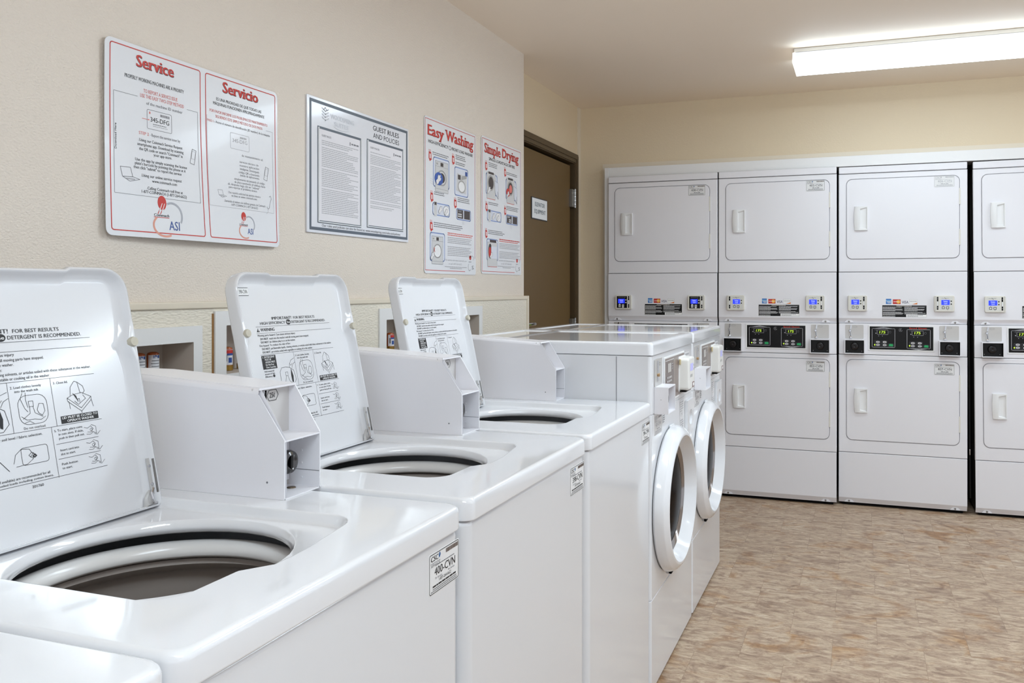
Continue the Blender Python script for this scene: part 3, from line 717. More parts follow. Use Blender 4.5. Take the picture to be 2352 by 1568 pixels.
    mb.box(X(0.006),X(0.028),y0+0.404,y0+0.500,0.8935,0.8965,dark)
    rd = B(mb, 'card_reader'); mb = MB(); SF.rect(mb,0.425,0.478,0.966,0.992,M('reader_screen_dim',(176,176,232),0.3,emit=0.1),0.0404); B(mb,'screen',rd,0)
    for c in range(2):
        mb = MB(); SF.rect(mb, 0.432+c*0.022,0.440+c*0.022,0.944,0.954,greyp,0.0404); B(mb,'button',rd,0)
        mb = MB(); SF.rect(mb,0.488,0.494,0.966+c*0.014,0.973+c*0.014,greyp,0.0404); B(mb,'button',rd,0)
    mb = MB(); SF.rect(mb, 0.462,0.500,0.906,0.924,M('tag_red_brown',(120,70,66),0.4),0.0404); SF.rect(mb, 0.468,0.494,0.909,0.921,whitep,0.0408); B(mb,'tag',rd,0)
    mb = MB(); mb.box(X(0.006),X(0.013),y0+0.391,y0+0.398,0.990,1.010,M('pale_brass',(206,190,150),0.35,metal=0.3),0.002); B(mb,'lock_tab',rd)
    # stickers and detergent drawer
    mb = id_sticker(SF, 0.042,0.146,0.796,0.856,idt,1,True); B(mb,'id_sticker',t,0)
    mb = MB(); SF.rect(mb,0.160,0.196,0.818,0.856,M('sticker_pale')); SF.e=0.0008; SF.para(mb,0.163,0.193,0.820,0.854,5,greyp,12,0.7); SF.e=0.0004; B(mb,'notice_sticker',t,0)
    mb = MB(); SF.rect(mb,0.437,0.507,0.745,0.858,M('sticker_pale')); SF.e=0.0008
    SF.para(mb,0.441,0.503,0.815,0.855,5,lgreyp,21); SF.para(mb,0.441,0.503,0.75,0.79,5,lgreyp,22); SF.line(mb,[(0.463,0.795),(0.463,0.812),(0.472,0.804),(0.480,0.812)],0.0014,greyp); SF.e=0.0004; B(mb,'instruction_sticker',t,0)
    mb = MB(); holed(mb, SF, 0.526,0.650,0.735,0.846, 0.560,0.620,0.752,0.808,0.027,0.011,porcelain,0.010,6,porcelain,True)
    O = [(0.526,0.735),(0.650,0.735),(0.650,0.846),(0.526,0.846)]
    mb.loops([[SF.p(a,b,0.011) for a,b in O],[SF.p(a,b,0.0005) for a,b in O]],porcelain); B(mb,'detergent_drawer',t,25)
    # round door, a little wider than tall
    def ov(m): m.v = [(p[0], yc+(p[1]-yc)*1.10, p[2]) for p in m.v]
    yc, zc = y0+0.272, 0.556; c = (X(0), yc, zc)
    mb = MB(); mb.lathe(c,(1,0,0),[(0.002,0.235),(0.008,0.240),(0.020,0.239),(0.034,0.233),(0.038,0.230),(0.048,0.216),(0.050,0.211),(0.049,0.206),(0.030,0.196),(0.004,0.184),(0.0012,0.180)],porcelain,96); ov(mb)
    mb.keepn = True
    dr = B(mb,'door',sm=40)
    mb = MB(); mb.lathe(c,(1,0,0),[(0.004,0.187),(0.0035,0.184),(0.010,0.180),(0.0035,0.176),(0.010,0.172),(0.0035,0.168),(0.010,0.164),(0.0035,0.160),(0.009,0.156),(0.003,0.152)],rim_ch,96); ov(mb); B(mb,'door_ring',dr,30)
    mb = MB(); mb.lathe(c,(1,0,0),[(0.003,0.157),(0.006,0.15),(0.012,0.12),(0.016,0.08),(0.018,0.03),(0.018,0.0005)],glass_dk,64); ov(mb); B(mb,'door_glass',dr,60)
    mb = MB(); mb.box(X(0.0005),X(0.012),yc-0.025,yc+0.025,zc+0.230,zc+0.244,porcelain,0.005); mb.box(X(0.0005),X(0.010),yc-0.02,yc+0.02,zc-0.256,zc-0.240,dark,0.002); B(mb,'door_latch',dr)
    SD = SF
    return t
front_loader(2.541, 'white front load washer directly beside the last top load washer', idt='423-CVN')
front_loader(3.218, 'white front load washer at the far end of the row, nearest the brown door', idt='425-CVN')

# ------------------------------------------------------------------ stacked dryers
def reader(parent, off, S, u0, u1, v0, v1, slot_right, blackface, B):
    mb = MB(); w, h = u1-u0, v1-v0
    rpanel(mb, S, u0, u1, v0, v1, 0.008, 0.0005, 0.020, grey_pl, 0.004, 4)
    sx = (lambda a: u0+a*w) if slot_right else (lambda a: u1-a*w)
    sy = lambda a: v0+a*h
    R = lambda m, a, b, c, d, mt, n: S.rect(m, min(sx(a),sx(b)), max(sx(a),sx(b)), sy(c), sy(d), mt, n)
    o = B(mb, 'card_reader', parent)
    mb = MB(); mb.add([S.p(sx(a), sy(c), 0.0205) for a, c in ((0.79,0.12),(0.87,0.12),(0.87,0.92),(0.79,0.92))], [(0,1,2,3)], black)
    R(mb, 0.80,0.86,0.36,0.64,whitep,0.0208); S.line(mb, [(sx(0.94),sy(0.06)),(sx(0.94),sy(0.96))],0.0014,greyp,0.0202)
    R(mb, 0.81,0.85,0.20,0.27,greyp,0.0209); R(mb, 0.81,0.85,0.78,0.82,greyp,0.0209); B(mb, 'card_slot', o, 0)
    mb = MB(); a0, a1 = (0.10, 0.73)
    L = lambda a: (a0+(a1-a0)*a) if slot_right else (a1-(a1-a0)*a)   # keep the face readable from the left on both kinds
    X2 = lambda a: u0+w*((a0+(a1-a0)*a) if slot_right else (1-a1+(a1-a0)*a))
    if blackface: S.rect(mb, X2(0), X2(1), sy(0.10), sy(0.92), black, 0.0203)
    else: S.rect(mb, X2(0), X2(1), sy(0.10), sy(0.92), M('reader_face_pale',(214,214,208),0.4), 0.0203)
    S.line(mb, [(X2(0.14),sy(0.84)),(X2(0.70),sy(0.84))],0.0014,lgreyp if blackface else greyp,0.0206)
    if blackface: S.ring(mb, X2(0.80),sy(0.83),0.0035,0.0035,0.0008,lgreyp,0.0206,12)
    else: S.line(mb, [(X2(0.38),sy(0.88)),(X2(0.50),sy(0.78))],0.0022,greyp,0.0206)
    B(mb, 'faceplate', o, 0)
    for k in range(2):
        mb = MB(); S.rect(mb, X2(0.84),X2(0.95),sy(0.62-k*0.18),sy(0.69-k*0.18),whitep if blackface else blackp,0.0206); B(mb, 'button', o, 0)
        mb = MB(); cx, cv = X2(0.28+0.33*k), sy(0.25); q = 0.0085; sg = 1 if k == 0 else -1
        P = [(cx-q*0.8,cv-q),(cx+q*0.8,cv-q),(cx+q*0.8,cv+q),(cx-q*0.8,cv+q)]
        if blackface:
            S.poly(mb, P, whitep, 0.0206); S.poly(mb, [(cx-q*0.8,cv+sg*q),(cx+q*0.8,cv+sg*q),(cx,cv+sg*q*1.6)][::sg], whitep, 0.0206); S.ring(mb,cx,cv,0.004,0.004,0.002,blackp,0.0209,10)
        else:
            S.line(mb, [(cx-q*0.7,cv-q*0.7),(cx+q*0.7,cv-q*0.7),(cx+q*0.7,cv+q*0.7),(cx-q*0.7,cv+q*0.7)],0.0024,blackp,0.0206,True); S.poly(mb,[(cx-0.003,cv+sg*q*1.1),(cx+0.003,cv+sg*q*1.1),(cx,cv+sg*q*1.6)][::sg],greyp,0.0206)
        B(mb, 'button', o, 0)
    mb = MB(); S.rect(mb, X2(0.13),X2(0.78),sy(0.42),sy(0.73),screen,0.0208)
    S.text(mb, 'Swipe' , X2(0.30),X2(0.62),sy(0.60),0.008,screen_l,0.0,0.0211); S.text(mb, 'Card', X2(0.34),X2(0.58),sy(0.47),0.008,screen_l,0.0,0.0211); B(mb, 'screen', o, 0)

def dryer_door(parent, B, S, v0, v1, idt, vh, vs, u0=0.041, u1=0.645, hl=True, faint=False, sticker=True):
    mb = MB(); g = 0.0035
    rpanel(mb, S, u0+g, u1-g, v0+g, v1-g, 0.032, -0.008, 0.0035, enamel_s, 0.003, 7)
    dr = B(mb, 'dryer_door', parent)
    a0, a1, b0, b1 = 0.088, 0.159, vh-0.068, vh+0.070
    mb = MB(); q = 10
    # handle: bowed plate on the left, scooped pocket on the right
    rows = []
    for i in range(q+1):
        v = b0+(b1-b0)*i/q; s = math.sin(PI*i/q); bow = 0.004*s
        rows.append([S.p(a0-bow,v,0.0035), S.p(a0-bow+0.002,v,0.012+0.003*s), S.p(a0+0.012,v,0.0165+0.004*s), S.p(a0+0.026,v,0.0165+0.003*s)])
    mb.loops(rows, plastic_w, closed=False)
    mb.loops([[S.p(a0,b0,0.0035),S.p(a0+0.002,b0,0.012),S.p(a0+0.012,b0,0.0165),S.p(a0+0.026,b0,0.0165),S.p(a1,b0,0.012),S.p(a1,b0,0.0035)]], plastic_w, True)
    mb.loops([[S.p(a0,b1,0.0035),S.p(a0+0.002,b1,0.012),S.p(a0+0.012,b1,0.0165),S.p(a0+0.026,b1,0.0165),S.p(a1,b1,0.012),S.p(a1,b1,0.0035)]], plastic_w, False, True)
    # rim of the pocket
    O = [(a0+0.026,b0,0.0165),(a1,b0,0.012),(a1,b1,0.012),(a0+0.026,b1,0.0165)]
    I = [(a0+0.030,b0+0.012,0.016),(a1-0.004,b0+0.006,0.0115),(a1-0.004,b1-0.006,0.0115),(a0+0.030,b1-0.014,0.016)]
    D = [(a0+0.032,b0+0.016,0.0040),(a1-0.008,b0+0.010,0.0050),(a1-0.008,b1-0.010,0.0050),(a0+0.032,b1-0.020,0.0040)]
    mb.loops([[S.p(*p) for p in O],[S.p(*p) for p in I],[S.p(*p) for p in D]], plastic_w, False, True)
    mb.loops([[S.p(a1,b0,0.012),S.p(a1,b1,0.012)],[S.p(a1+0.001,b0,0.0035),S.p(a1+0.001,b1,0.0035)]], plastic_w, closed=False)
    B(mb, 'handle', dr, 30)
    for vv in (v0+0.075, v1-0.165):
        mb = MB(); P = [(u1-0.005,vv),(u1+0.003,vv),(u1+0.003,vv+0.09),(u1-0.005,vv+0.09)]
        mb.prism([S.p(a,b,-0.004) for a,b in P], S.N*0.0085, grey_pl); B(mb, 'hinge', dr, 0)
    if idt:
        S.o = S.o+S.N*0.0036
        mb = id_sticker(S, 0.512,0.617,vs,vs+0.063,idt,1,faint); S.o = S.o-S.N*0.0036
        B(mb, 'id_sticker', dr, 0)

def dryer(x0, yf, ids, label, lefts=(True,True), blackface=False, w=0.683, rot=0.0, faint=False, slots=(True,True)):
    t = thing('stacked_dryer', label, 'dryer', (x0+w/2, yf+0.36, 0), 'stacked dryers along the back wall', (0, rot, 0))
    off = (x0+w/2, yf+0.36, 0)
    B = lambda mb, name, par=t, sm=35: mb.build(name, par, off, sm)
    S = Surf((x0, yf, 0), (1,0,0), (0,0,1))
    # cabinet behind the panels
    mb = MB(); mb.box(x0+0.004, x0+w-0.004, yf+0.016, yf+0.72, 0.022, 1.964, M('dark_side_panel',(58,53,46),0.5), 0.003); mb.box(x0+0.02,x0+w-0.02,yf+0.03,yf+0.70,0.0,0.024,dark)
    B(mb, 'cabinet')
    rp = lambda name, v0, v1, mat=enamel_s, bev=0.005, n1=0.0, fn=None: None
    mb = MB(); rpanel(mb, S, 0.001, w-0.001, 1.9285, 1.9670, 0.004, -0.02, 0.0, enamel_s, 0.004, 3); B(mb, 'top_rail')
    def doorpanel(name, v0, v1, d0, d1):
        mb = MB()
        holed(mb, S, 0.004, w-0.004, v0+0.003, v1-0.003, 0.041, 0.645, d0, d1, 0.035, 0.0, enamel_s, 0.010, 7, enamel_s, True)
        O = [(0.004,v0+0.003),(w-0.004,v0+0.003),(w-0.004,v1-0.003),(0.004,v1-0.003)]; E = [(0.0005,v0+0.0005),(w-0.0005,v0+0.0005),(w-0.0005,v1-0.0005),(0.0005,v1-0.0005)]
        mb.loops([[S.p(a,b,0) for a,b in O],[S.p(a,b,-0.003) for a,b in E],[S.p(a,b,-0.02) for a,b in E]], enamel_s)
        return B(mb, name, sm=30)
    doorpanel('upper_front', 1.3575, 1.9255, 1.429, 1.8965); dryer_door(t, B, S, 1.429, 1.8965, ids[0], 1.665, 1.830, faint=faint)
    # middle panel with a folded lower edge
    def folded(name, v0, vf, v1):
        mb = MB()
        P = [(v1-0.001,-0.02),(v1-0.001,-0.004),(v1-0.0025,-0.001),(v1-0.005,0.0),(vf+0.003,0.0),(vf,-0.0012),(v0+0.004,-0.0135),(v0,-0.0145),(v0,-0.02)]
        mb.loops([[S.p(0.001,v,n) for v,n in P],[S.p(0.003,v,n+(0.001 if n>-0.01 else 0)) for v,n in P],[S.p(w-0.003,v,n+(0.001 if n>-0.01 else 0)) for v,n in P],[S.p(w-0.001,v,n) for v,n in P]], enamel_s, closed=False)
        k = (-0.0135+0.0012)/(vf-v0-0.004)*-1
        for u in (0.058, w-0.062):
            # raised screw tab
            q = [(u-0.026,v0+0.002),(u+0.026,v0+0.002),(u+0.017,v0+0.013),(u+0.010,v0+0.0185),(u,v0+0.020),(u-0.010,v0+0.0185),(u-0.017,v0+0.013)]
            mb.prism([S.p(a,b,-0.014) for a,b in q], S.N*0.0085, enamel_s)
            mb.lathe(S.p(u,v0+0.0095,-0.0055), S.N, [(0,0.0055),(0.0025,0.005),(0.003,0.003),(0.001,0.0025),(0.001,0.0001)], steel, 14)
        return B(mb, name, sm=30)
    folded('middle_panel', 1.0605, 1.088, 1.3565)
    reader(t, off, S, 0.052, 0.157, 1.131, 1.221, slots[0], blackface, B)
    reader(t, off, S, 0.511, 0.616, 1.131, 1.221, slots[1], blackface, B)
    # card company stickers
    mb = MB(); px = lambda p: 0.239+(p-807)/(1536-807)*0.234
    n = 0.0012
    S.rect(mb, px(862),px(964),1.170,1.2045,whitep,0.0011)
    S.rect(mb, px(868),px(957),1.172,1.202,M('card_blue',(60,120,190),0.4),n+0.0002); S.rect(mb,px(884),px(950),1.1835,1.1865,whitep,n+0.0005); S.rect(mb,px(868),px(957),1.1885,1.1935,M('card_pale_blue',(140,190,226),0.4),n+0.0004); S.rect(mb,px(896),px(950),1.177,1.180,whitep,n+0.0005)
    S.rect(mb, px(983),px(1112),1.172,1.199,M('card_red',(190,36,36),0.4),n); S.ell(mb, px(1022),1.1855,0.0105,0.0105,redp,n+0.0003); S.ell(mb,px(1075),1.1855,0.0105,0.0105,yellowp,n+0.0004); S.rect(mb,px(995),px(1090),1.1840,1.1868,whitep,n+0.0006)
    S.text(mb, 'VISA', px(1132),px(1238),1.1755,0.0150,M('card_navy',(52,52,90),0.4),0.02,n,shear=0.1)
    S.rect(mb, px(1257),px(1385),1.171,1.199,whitep,n); S.line(mb,[(px(1257),1.171),(px(1385),1.171),(px(1385),1.199),(px(1257),1.199)],0.0007,lgreyp,n+0.0003,True); S.text(mb,'DISCOVER',px(1265),px(1376),1.1855,0.0048,greyp,0.01,n+0.0003); S.poly(mb,[(px(1300),1.1712),(px(1385),1.1712),(px(1385),1.180)],orangep,n+0.0003)
    B(mb, 'payment_stickers', t, 0)
    mb = MB(); S.rect(mb, 0.2375,0.4745,1.0965,1.1665,whitep,0.0012); S.rect(mb, 0.239,0.473,1.098,1.165,black,0.0015)
    S.e = 0.0018
    S.bars(mb, 0.315,0.395,1.1605,0.0028,M('warm_white_ink',(226,216,206),0.5),1,3); S.line(mb,[(0.360,1.1585),(0.470,1.1585)],0.0006,lgreyp)
    for k, (a, b, ln) in enumerate(((1.146,1.158,2),(1.131,1.146,3),(1.108,1.128,4),(1.099,1.106,1))): S.para(mb, 0.242,0.352,a,b,ln,whitep,40+k)
    for k, (a, b, ln) in enumerate(((1.146,1.158,2),(1.131,1.146,3),(1.114,1.128,3))): S.para(mb, 0.357,0.471,a,b,ln,whitep,60+k)
    S.rect(mb, 0.366,0.4725,1.0985,1.1135,whitep,0.0018); S.e=0.0021; S.para(mb,0.372,0.466,1.100,1.112,2,greyp,77); S.e=0.0004
    B(mb, 'instruction_label', t, 0)
    # control strip
    mb = MB(); rpanel(mb, S, 0.001, w-0.001, 0.8795, 1.0585, 0.003, -0.02, 0.0, enamel_s, 0.004, 3); B(mb, 'control_strip')
    for u0, kn in ((0.038,0),(0.540,1)):
        mb = MB(); rpanel(mb, S, u0, u0+0.100, 0.970, 1.0505, 0.005, 0.0002, 0.0015, silver, 0.0005, 3)
        v = S.p
        S.ring(mb, u0+0.052,1.040,0.012,0.0045,0.0008,greyp,0.002,16)
        pl = MB
        mb.prism([v(a,b,0.0015) for a,b in ((u0+0.026,1.026),(u0+0.032,1.026),(u0+0.035,1.0495),(u0+0.029,1.0495))], S.N*0.004, chrome)
        mb.lathe(v(u0+0.026,1.016,0.0015), S.N, [(0,0.008),(0.007,0.0075),(0.010,0.005),(0.010,0.0001)], chrome, 16)
        mb.prism([v(a,b,0.0015) for a,b in ((u0+0.025,0.982),(u0+0.033,0.982),(u0+0.031,1.008),(u0+0.027,1.008))], S.N*0.0045, chrome)
        mb.prism([v(a,b,0.006) for a,b in ((u0+0.0275,0.984),(u0+0.0305,0.984),(u0+0.030,1.006),(u0+0.028,1.006))], S.N*0.0004, black)
        mb.lathe(v(u0+0.029,0.977,0.0015), S.N, [(0,0.009),(0.005,0.008),(0.007,0.004),(0.007,0.0001)], chrome, 16)
        B(mb, 'coin_plate', t)
        # coin cup
        a0, a1, b0, b1, dp, th = u0-0.004, u0+0.106, 0.8845, 0.967, 0.040, 0.004
        mb = MB()
        for (c0,c1,d0,d1) in ((a0,a0+th,b0,b1),(a1-th,a1,b0,b1),(a0+th,a1-th,b1-th,b1),(a0+th,a1-th,b0,b0+th)):
            mb.prism([S.p(p,q,0.0002) for p,q in ((c0,d0),(c1,d0),(c1,d1),(c0,d1))], S.N*dp, enamel_s)
        mb.prism([S.p(p,q,0.0004) for p,q in ((a0+th,b0+th),(a1-th,b0+th),(a1-th,b1-th),(a0+th,b1-th))], S.N*0.001, black)
        for wl in (((a0+th,b0+th),(a0+th,b1-th)),((a1-th,b0+th),(a1-th,b1-th)),((a0+th,b1-th),(a1-th,b1-th))):
            (p,q),(r,s2) = wl
            ins = 0.0003*(1 if p == a0+th and r == a0+th else -1)
            if q == s2: mb.add([S.p(p,q-0.0003,0.0012),S.p(r,s2-0.0003,0.0012),S.p(r,s2-0.0003,dp-0.004),S.p(p,q-0.0003,dp-0.004)],[(0,1,2,3)],black)
            else: mb.add([S.p(p+ins,q,0.0012),S.p(r+ins,s2,0.0012),S.p(r+ins,s2,dp-0.004),S.p(p+ins,q,dp-0.004)],[(0,1,2,3)],black)
        cu = B(mb, 'coin_cup', t, 0)
        mb = MB(); mb.lathe(S.p(u0+0.051,0.927,0.0016), S.N, [(0,0.020),(0.010,0.019),(0.012,0.022),(0.018,0.020),(0.020,0.010),(0.016,0.0001)], M('black_knob',(26,22,22),0.2,metal=0.3), 24)
        for uu in (0.012,0.090): mb.lathe(S.p(u0+uu,0.899,0.0016), S.N, [(0,0.0022),(0.001,0.002),(0.0012,0.0001)], steel, 8)
        B(mb, 'coin_knob', cu)
    # electronic panel
    mb = MB(); rpanel(mb, S, 0.164,0.514,0.904,1.049,0.003,0.0002,0.003,plastic_w,0.001,3); S.rect(mb, 0.171,0.508,0.911,1.043,black,0.0034)
    PX = lambda p: 0.171+(p-598)/(1645-598)*0.337
    PY = lambda p: 1.043-(p-678)/(1085-678)*0.132
    for ox, oy, lower in ((0,0,False),(578,10,True)):
        a0, a1, b0, b1 = PX(640+ox), PX(1018+ox), PY(1045+oy), PY(715+oy)
        mid = (a0+a1)/2
        S.line(mb, rr(a0,a1,b0,b1,0.003,2), 0.0022, lgreyp, 0.0037, True)
        if lower: S.poly(mb, [(a0+0.006,b0),(mid,b0-0.009),(a1-0.006,b0)], lgreyp, 0.0037); S.text(mb,'LOWER',mid-0.012,mid+0.012,b0-0.0048,0.004,blackp,0.01,0.0041)
        else: S.poly(mb, [(a0+0.006,b1),(a1-0.006,b1),(mid,b1+0.009)], lgreyp, 0.0037); S.text(mb,'UPPER',mid-0.012,mid+0.012,b1+0.0012,0.004,blackp,0.01,0.0041)
        S.line(mb, rr(PX(724+ox),PX(906+ox),PY(818+oy),PY(738+oy),0.002,2), 0.0013, lgreyp, 0.0037, True)
        S.ring(mb, PX(938+ox),PY(775+oy),0.0055,0.0065,0.0008,greyp,0.0037,14); S.line(mb,[(PX(938+ox),PY(775+oy)),(PX(938+ox),PY(765+oy))],0.0008,greyp,0.0037)
        S.line(mb, [(PX(680+ox),PY(742+oy)),(PX(700+ox),PY(742+oy)),(PX(712+ox),PY(728+oy)),(PX(712+ox),PY(765+oy))],0.0008,greyp,0.0037); S.ell(mb,PX(703+ox),PY(798+oy),0.003,0.0028,lgreyp,0.0037,8)
        for q in (750,812): S.ell(mb,PX(q+ox),PY(845+oy),0.002,0.002,lgreyp,0.0037,8); S.bars(mb,PX(q-22+ox),PX(q+22+ox),PY(877+oy),0.0018,greyp,q)
        for bx, by in ((735,952),(848,952),(735,1003),(848,1005)):
            S.line(mb, rr(PX(bx-56+ox),PX(bx+40+ox),PY(by+22+oy),PY(by-22+oy),0.003,2),0.0006,greyp,0.0036,True)
            S.ell(mb, PX(bx+ox), PY(by+oy), 0.0108, 0.0056, M('button_pale',(206,204,206),0.4), 0.0038, 14); S.rect(mb,PX(bx-16+ox),PX(bx+18+ox),PY(by+4+oy),PY(by-4+oy),blackp,0.0041)
        S.line(mb, rr(PX(903+ox),PX(998+ox),PY(1028+oy),PY(980+oy),0.003,2),0.0006,greyp,0.0036,True)
        S.poly(mb, [(PX(918+ox),PY(990+oy)),(PX(940+ox),PY(983+oy)),(PX(985+ox),PY(986+oy)),(PX(990+ox),PY(1020+oy)),(PX(975+ox),PY(1026+oy)),(PX(918+ox),PY(1022+oy))][::-1], green, 0.0038)
    S.text(mb, 'Speed Queen', PX(1256), PX(1540), PY(712), 0.0072, M('brand_red',(214,56,36),0.4), 0.03, 0.0044)
    S.ring(mb, PX(1113),PY(735),0.0085,0.0085,0.0022,lgreyp,0.0037,20,0.9,6.0); S.ell(mb,PX(1112),PY(735),0.0035,0.0035,greyp,0.0038,10)
    cp = B(mb, 'control_panel', t, 0)
    mb = MB()
    for ox, oy in ((0,0),(578,6)): 
        S.text(mb, '175', PX(762+ox), PX(858+ox), PY(800+oy), 0.0140, led, 0.01, 0.0038, shear=0.12); S.ell(mb, PX(683+ox), PY(1003+oy), 0.0036, 0.0045, led, 0.0038, 10)
    B(mb, 'led_digits', cp, 0)
    # lower dryer
    doorpanel('lower_front', 0.3115, 0.8775, 0.381, 0.8515); dryer_door(t, B, S, 0.381, 0.8515, ids[1], 0.613, 0.775)
    folded('base_panel', 0.018, 0.046, 0.3105)
    return t
dryer(0.083, 5.144, ('408-CVN',None), 'leftmost white stacked dryer with black-faced card readers and door sticker 408-CVN', blackface=True, w=0.691)
dryer(0.7796, 5.144, ('402-CVN','403-CVN'), 'white stacked dryer with stickers 402-CVN above and 403-CVN below', slots=(False,True))
dryer(1.4715, 5.181, ('406-CVN','407-CVN'), 'white stacked dryer with stickers 406-CVN above and 407-CVN below', faint=True, slots=(True,False))
d4 = dryer(2.1955, 5.181, (None,None), 'rightmost white stacked dryer, cut off by the right edge of the picture', rot=-0.0075, slots=(True,True))

mb = MB(); o4 = (2.1955+0.3415, 5.541, 0)
mb.tube([(2.1875,5.40,1.93),(2.187,5.36,1.5),(2.186,5.34,1.0),(2.186,5.34,0.42),(2.187,5.34,0.16),(2.190,5.36,0.06)],0.006,steel,8)
mb.box(2.181,2.1925,5.325,5.352,0.31,0.345,chrome,0.003); mb.build('conduit', d4, o4)

# ------------------------------------------------------------------ washer outlet boxes in the wall
def outlet(k, label, bottles, tan=False):
    a, b, c, d, A, Bq, Cz, D = OUT[k]
    t = thing('outlet_box', label, 'outlet box', (0.012, (A+Bq)/2, Cz), 'recessed washer outlet boxes'); off = (0.012, (A+Bq)/2, Cz)
    S = Surf((0.012,0,0),(0,1,0),(0,0,1)); mb = MB()
    holed(mb, S, A, Bq, Cz, D, a, b, c, d, 0.002, 0.006, plastic_w, 0.10, 2, M('outlet_box_inside',(196,186,176),0.5), True)
    O = [(A,Cz),(Bq,Cz),(Bq,D),(A,D)]
    mb.loops([[S.p(p,q,0.006) for p,q in O],[S.p(p,q,0.0005) for p,q in O]], plastic_w)
    mb.build('box_frame', t, off, 0)
    for (y, style) in bottles:
        z0 = c+0.001; x = -0.05; R = 0.0140
        mb = MB(); mb.cyl((x,y,z0),(x,y,z0+0.014),0.0155,brass,20); mb.lathe((x,y,z0+0.014),(0,0,1),[(0,R),(0.044,R),(0.048,R*0.85),(0.050,R*0.5),(0.0505,0.0001)],amber,24)
        o = mb.build('hammer_arrestor', t, off)
        mb = MB(); n = 14; a0, a1 = -1.6, 0.9
        zc0, zc1 = z0+0.015, z0+0.057
        rr2 = R+0.0003
        pt = lambda q, z, e=0.0: (x+(rr2+e)*math.cos(a0+(a1-a0)*q), y+(rr2+e)*math.sin(a0+(a1-a0)*q), z)
        mb.loops([[pt(i/n, zc0) for i in range(n+1)],[pt(i/n, zc1) for i in range(n+1)]], M('label_white',(222,222,226),0.4), closed=False)
        def strip(q0,q1,z1,z2,mt): mb.loops([[pt(q0+(q1-q0)*i/6,z1,0.0003) for i in range(7)],[pt(q0+(q1-q0)*i/6,z2,0.0003) for i in range(7)]], mt, closed=False)
        if style == 0:
            strip(0.35,0.39,zc0+0.034,zc0+0.041,bluep); strip(0.43,0.47,zc0+0.034,zc0+0.041,bluep); strip(0.47,0.58,zc0+0.0385,zc0+0.041,bluep); strip(0.55,0.6,zc0+0.036,zc0+0.040,bluep); strip(0.64,0.82,zc0+0.034,zc0+0.041,bluep)
            for k2 in range(4): strip(0.2+0.05*(k2%2),0.8,zc0+0.006+0.007*k2,zc0+0.008+0.007*k2,greyp)
        else:
            strip(0.25,0.9,zc0+0.031,zc0+0.041,redp); strip(0.3,0.85,zc0+0.026,zc0+0.032,bluep); strip(0.4,0.7,zc0+0.006,zc0+0.020,bluep); strip(0.15,0.3,zc0+0.010,zc0+0.03,greyp)
        mb.build('label', o, off)
    return t, off
outlet(0, 'white recessed outlet box with blue-lettered cartridges, left of the stained flange', [(1.583,0),(1.626,0)])
ob, ooff = outlet(1, 'white outlet box with a brown-stained edge behind the middle lid', [(1.884,1),(1.945,1)])
outlet(2, 'white outlet box holding two amber cartridges left of the last open lid', [(2.684,1),(2.737,1)])
outlet(3, 'white outlet box just right of the last open lid', [])
mb = MB(); mb.box(0.0121, 0.0132, 1.757, 1.763, 1.02, 1.192, M('brown_stain',(150,108,56),0.7)); mb.build('stained_edge', ob, ooff, 0)

# ------------------------------------------------------------------ posters on the wall
def sheet(S, u0, u1, v0, v1, r, n, mat, th=0.0012, nu=24, nv=18):
    """thin sheet that follows the surface, with rounded corners"""
    mb = MB()
    us = [u0, u0+r*0.3, u0+r*0.65]+[u0+r+(u1-u0-2*r)*i/nu for i in range(nu+1)]+[u1-r*0.65, u1-r*0.3, u1]
    vs = [v0, v0+r*0.3, v0+r*0.65]+[v0+r+(v1-v0-2*r)*i/nv for i in range(nv+1)]+[v1-r*0.65, v1-r*0.3, v1]
    def fix(u, v):
        cu = min(max(u, u0+r), u1-r); cv = min(max(v, v0+r), v1-r)
        du, dv = u-cu, v-cv; L = math.hypot(du, dv); m = max(abs(du), abs(dv))
        if du and dv and L > 0: k = m/L; return cu+du*k, cv+dv*k
        return u, v
    P = [[fix(u, v) for u in us] for v in vs]; W_ = len(us); H = len(vs)
    for off2, flip in ((n, False), (n-th, True)):
        vv = [S.p(u, v, off2) for row in P for u, v in row]
        ff = [(j*W_+i, j*W_+i+1, (j+1)*W_+i+1, (j+1)*W_+i) for j in range(H-1) for i in range(W_-1)]
        mb.add(vv, [tuple(reversed(f)) for f in ff] if flip else ff, mat)
    edge = [P[0][i] for i in range(W_)]+[P[j][-1] for j in range(1,H)]+[P[-1][i] for i in range(W_-2,-1,-1)]+[P[j][0] for j in range(H-2,0,-1)]
    mb.loops([[S.p(u,v,n) for u,v in edge],[S.p(u,v,n-th) for u,v in edge]], mat)
    mb.keepn = True
    return mb
def heading(S, mb, body, u0, u1, v, h, shadow=True, slab=0.05):
    if shadow: S.text(mb, body, u0+0.0010, u1+0.0014, v-0.0014, h, M('heading_shadow',(70,30,28),0.5), 0.055, S.e+0.0001, slab=slab)
    S.text(mb, body, u0, u1, v, h, redp, 0.045, S.e+0.0005, slab=slab)
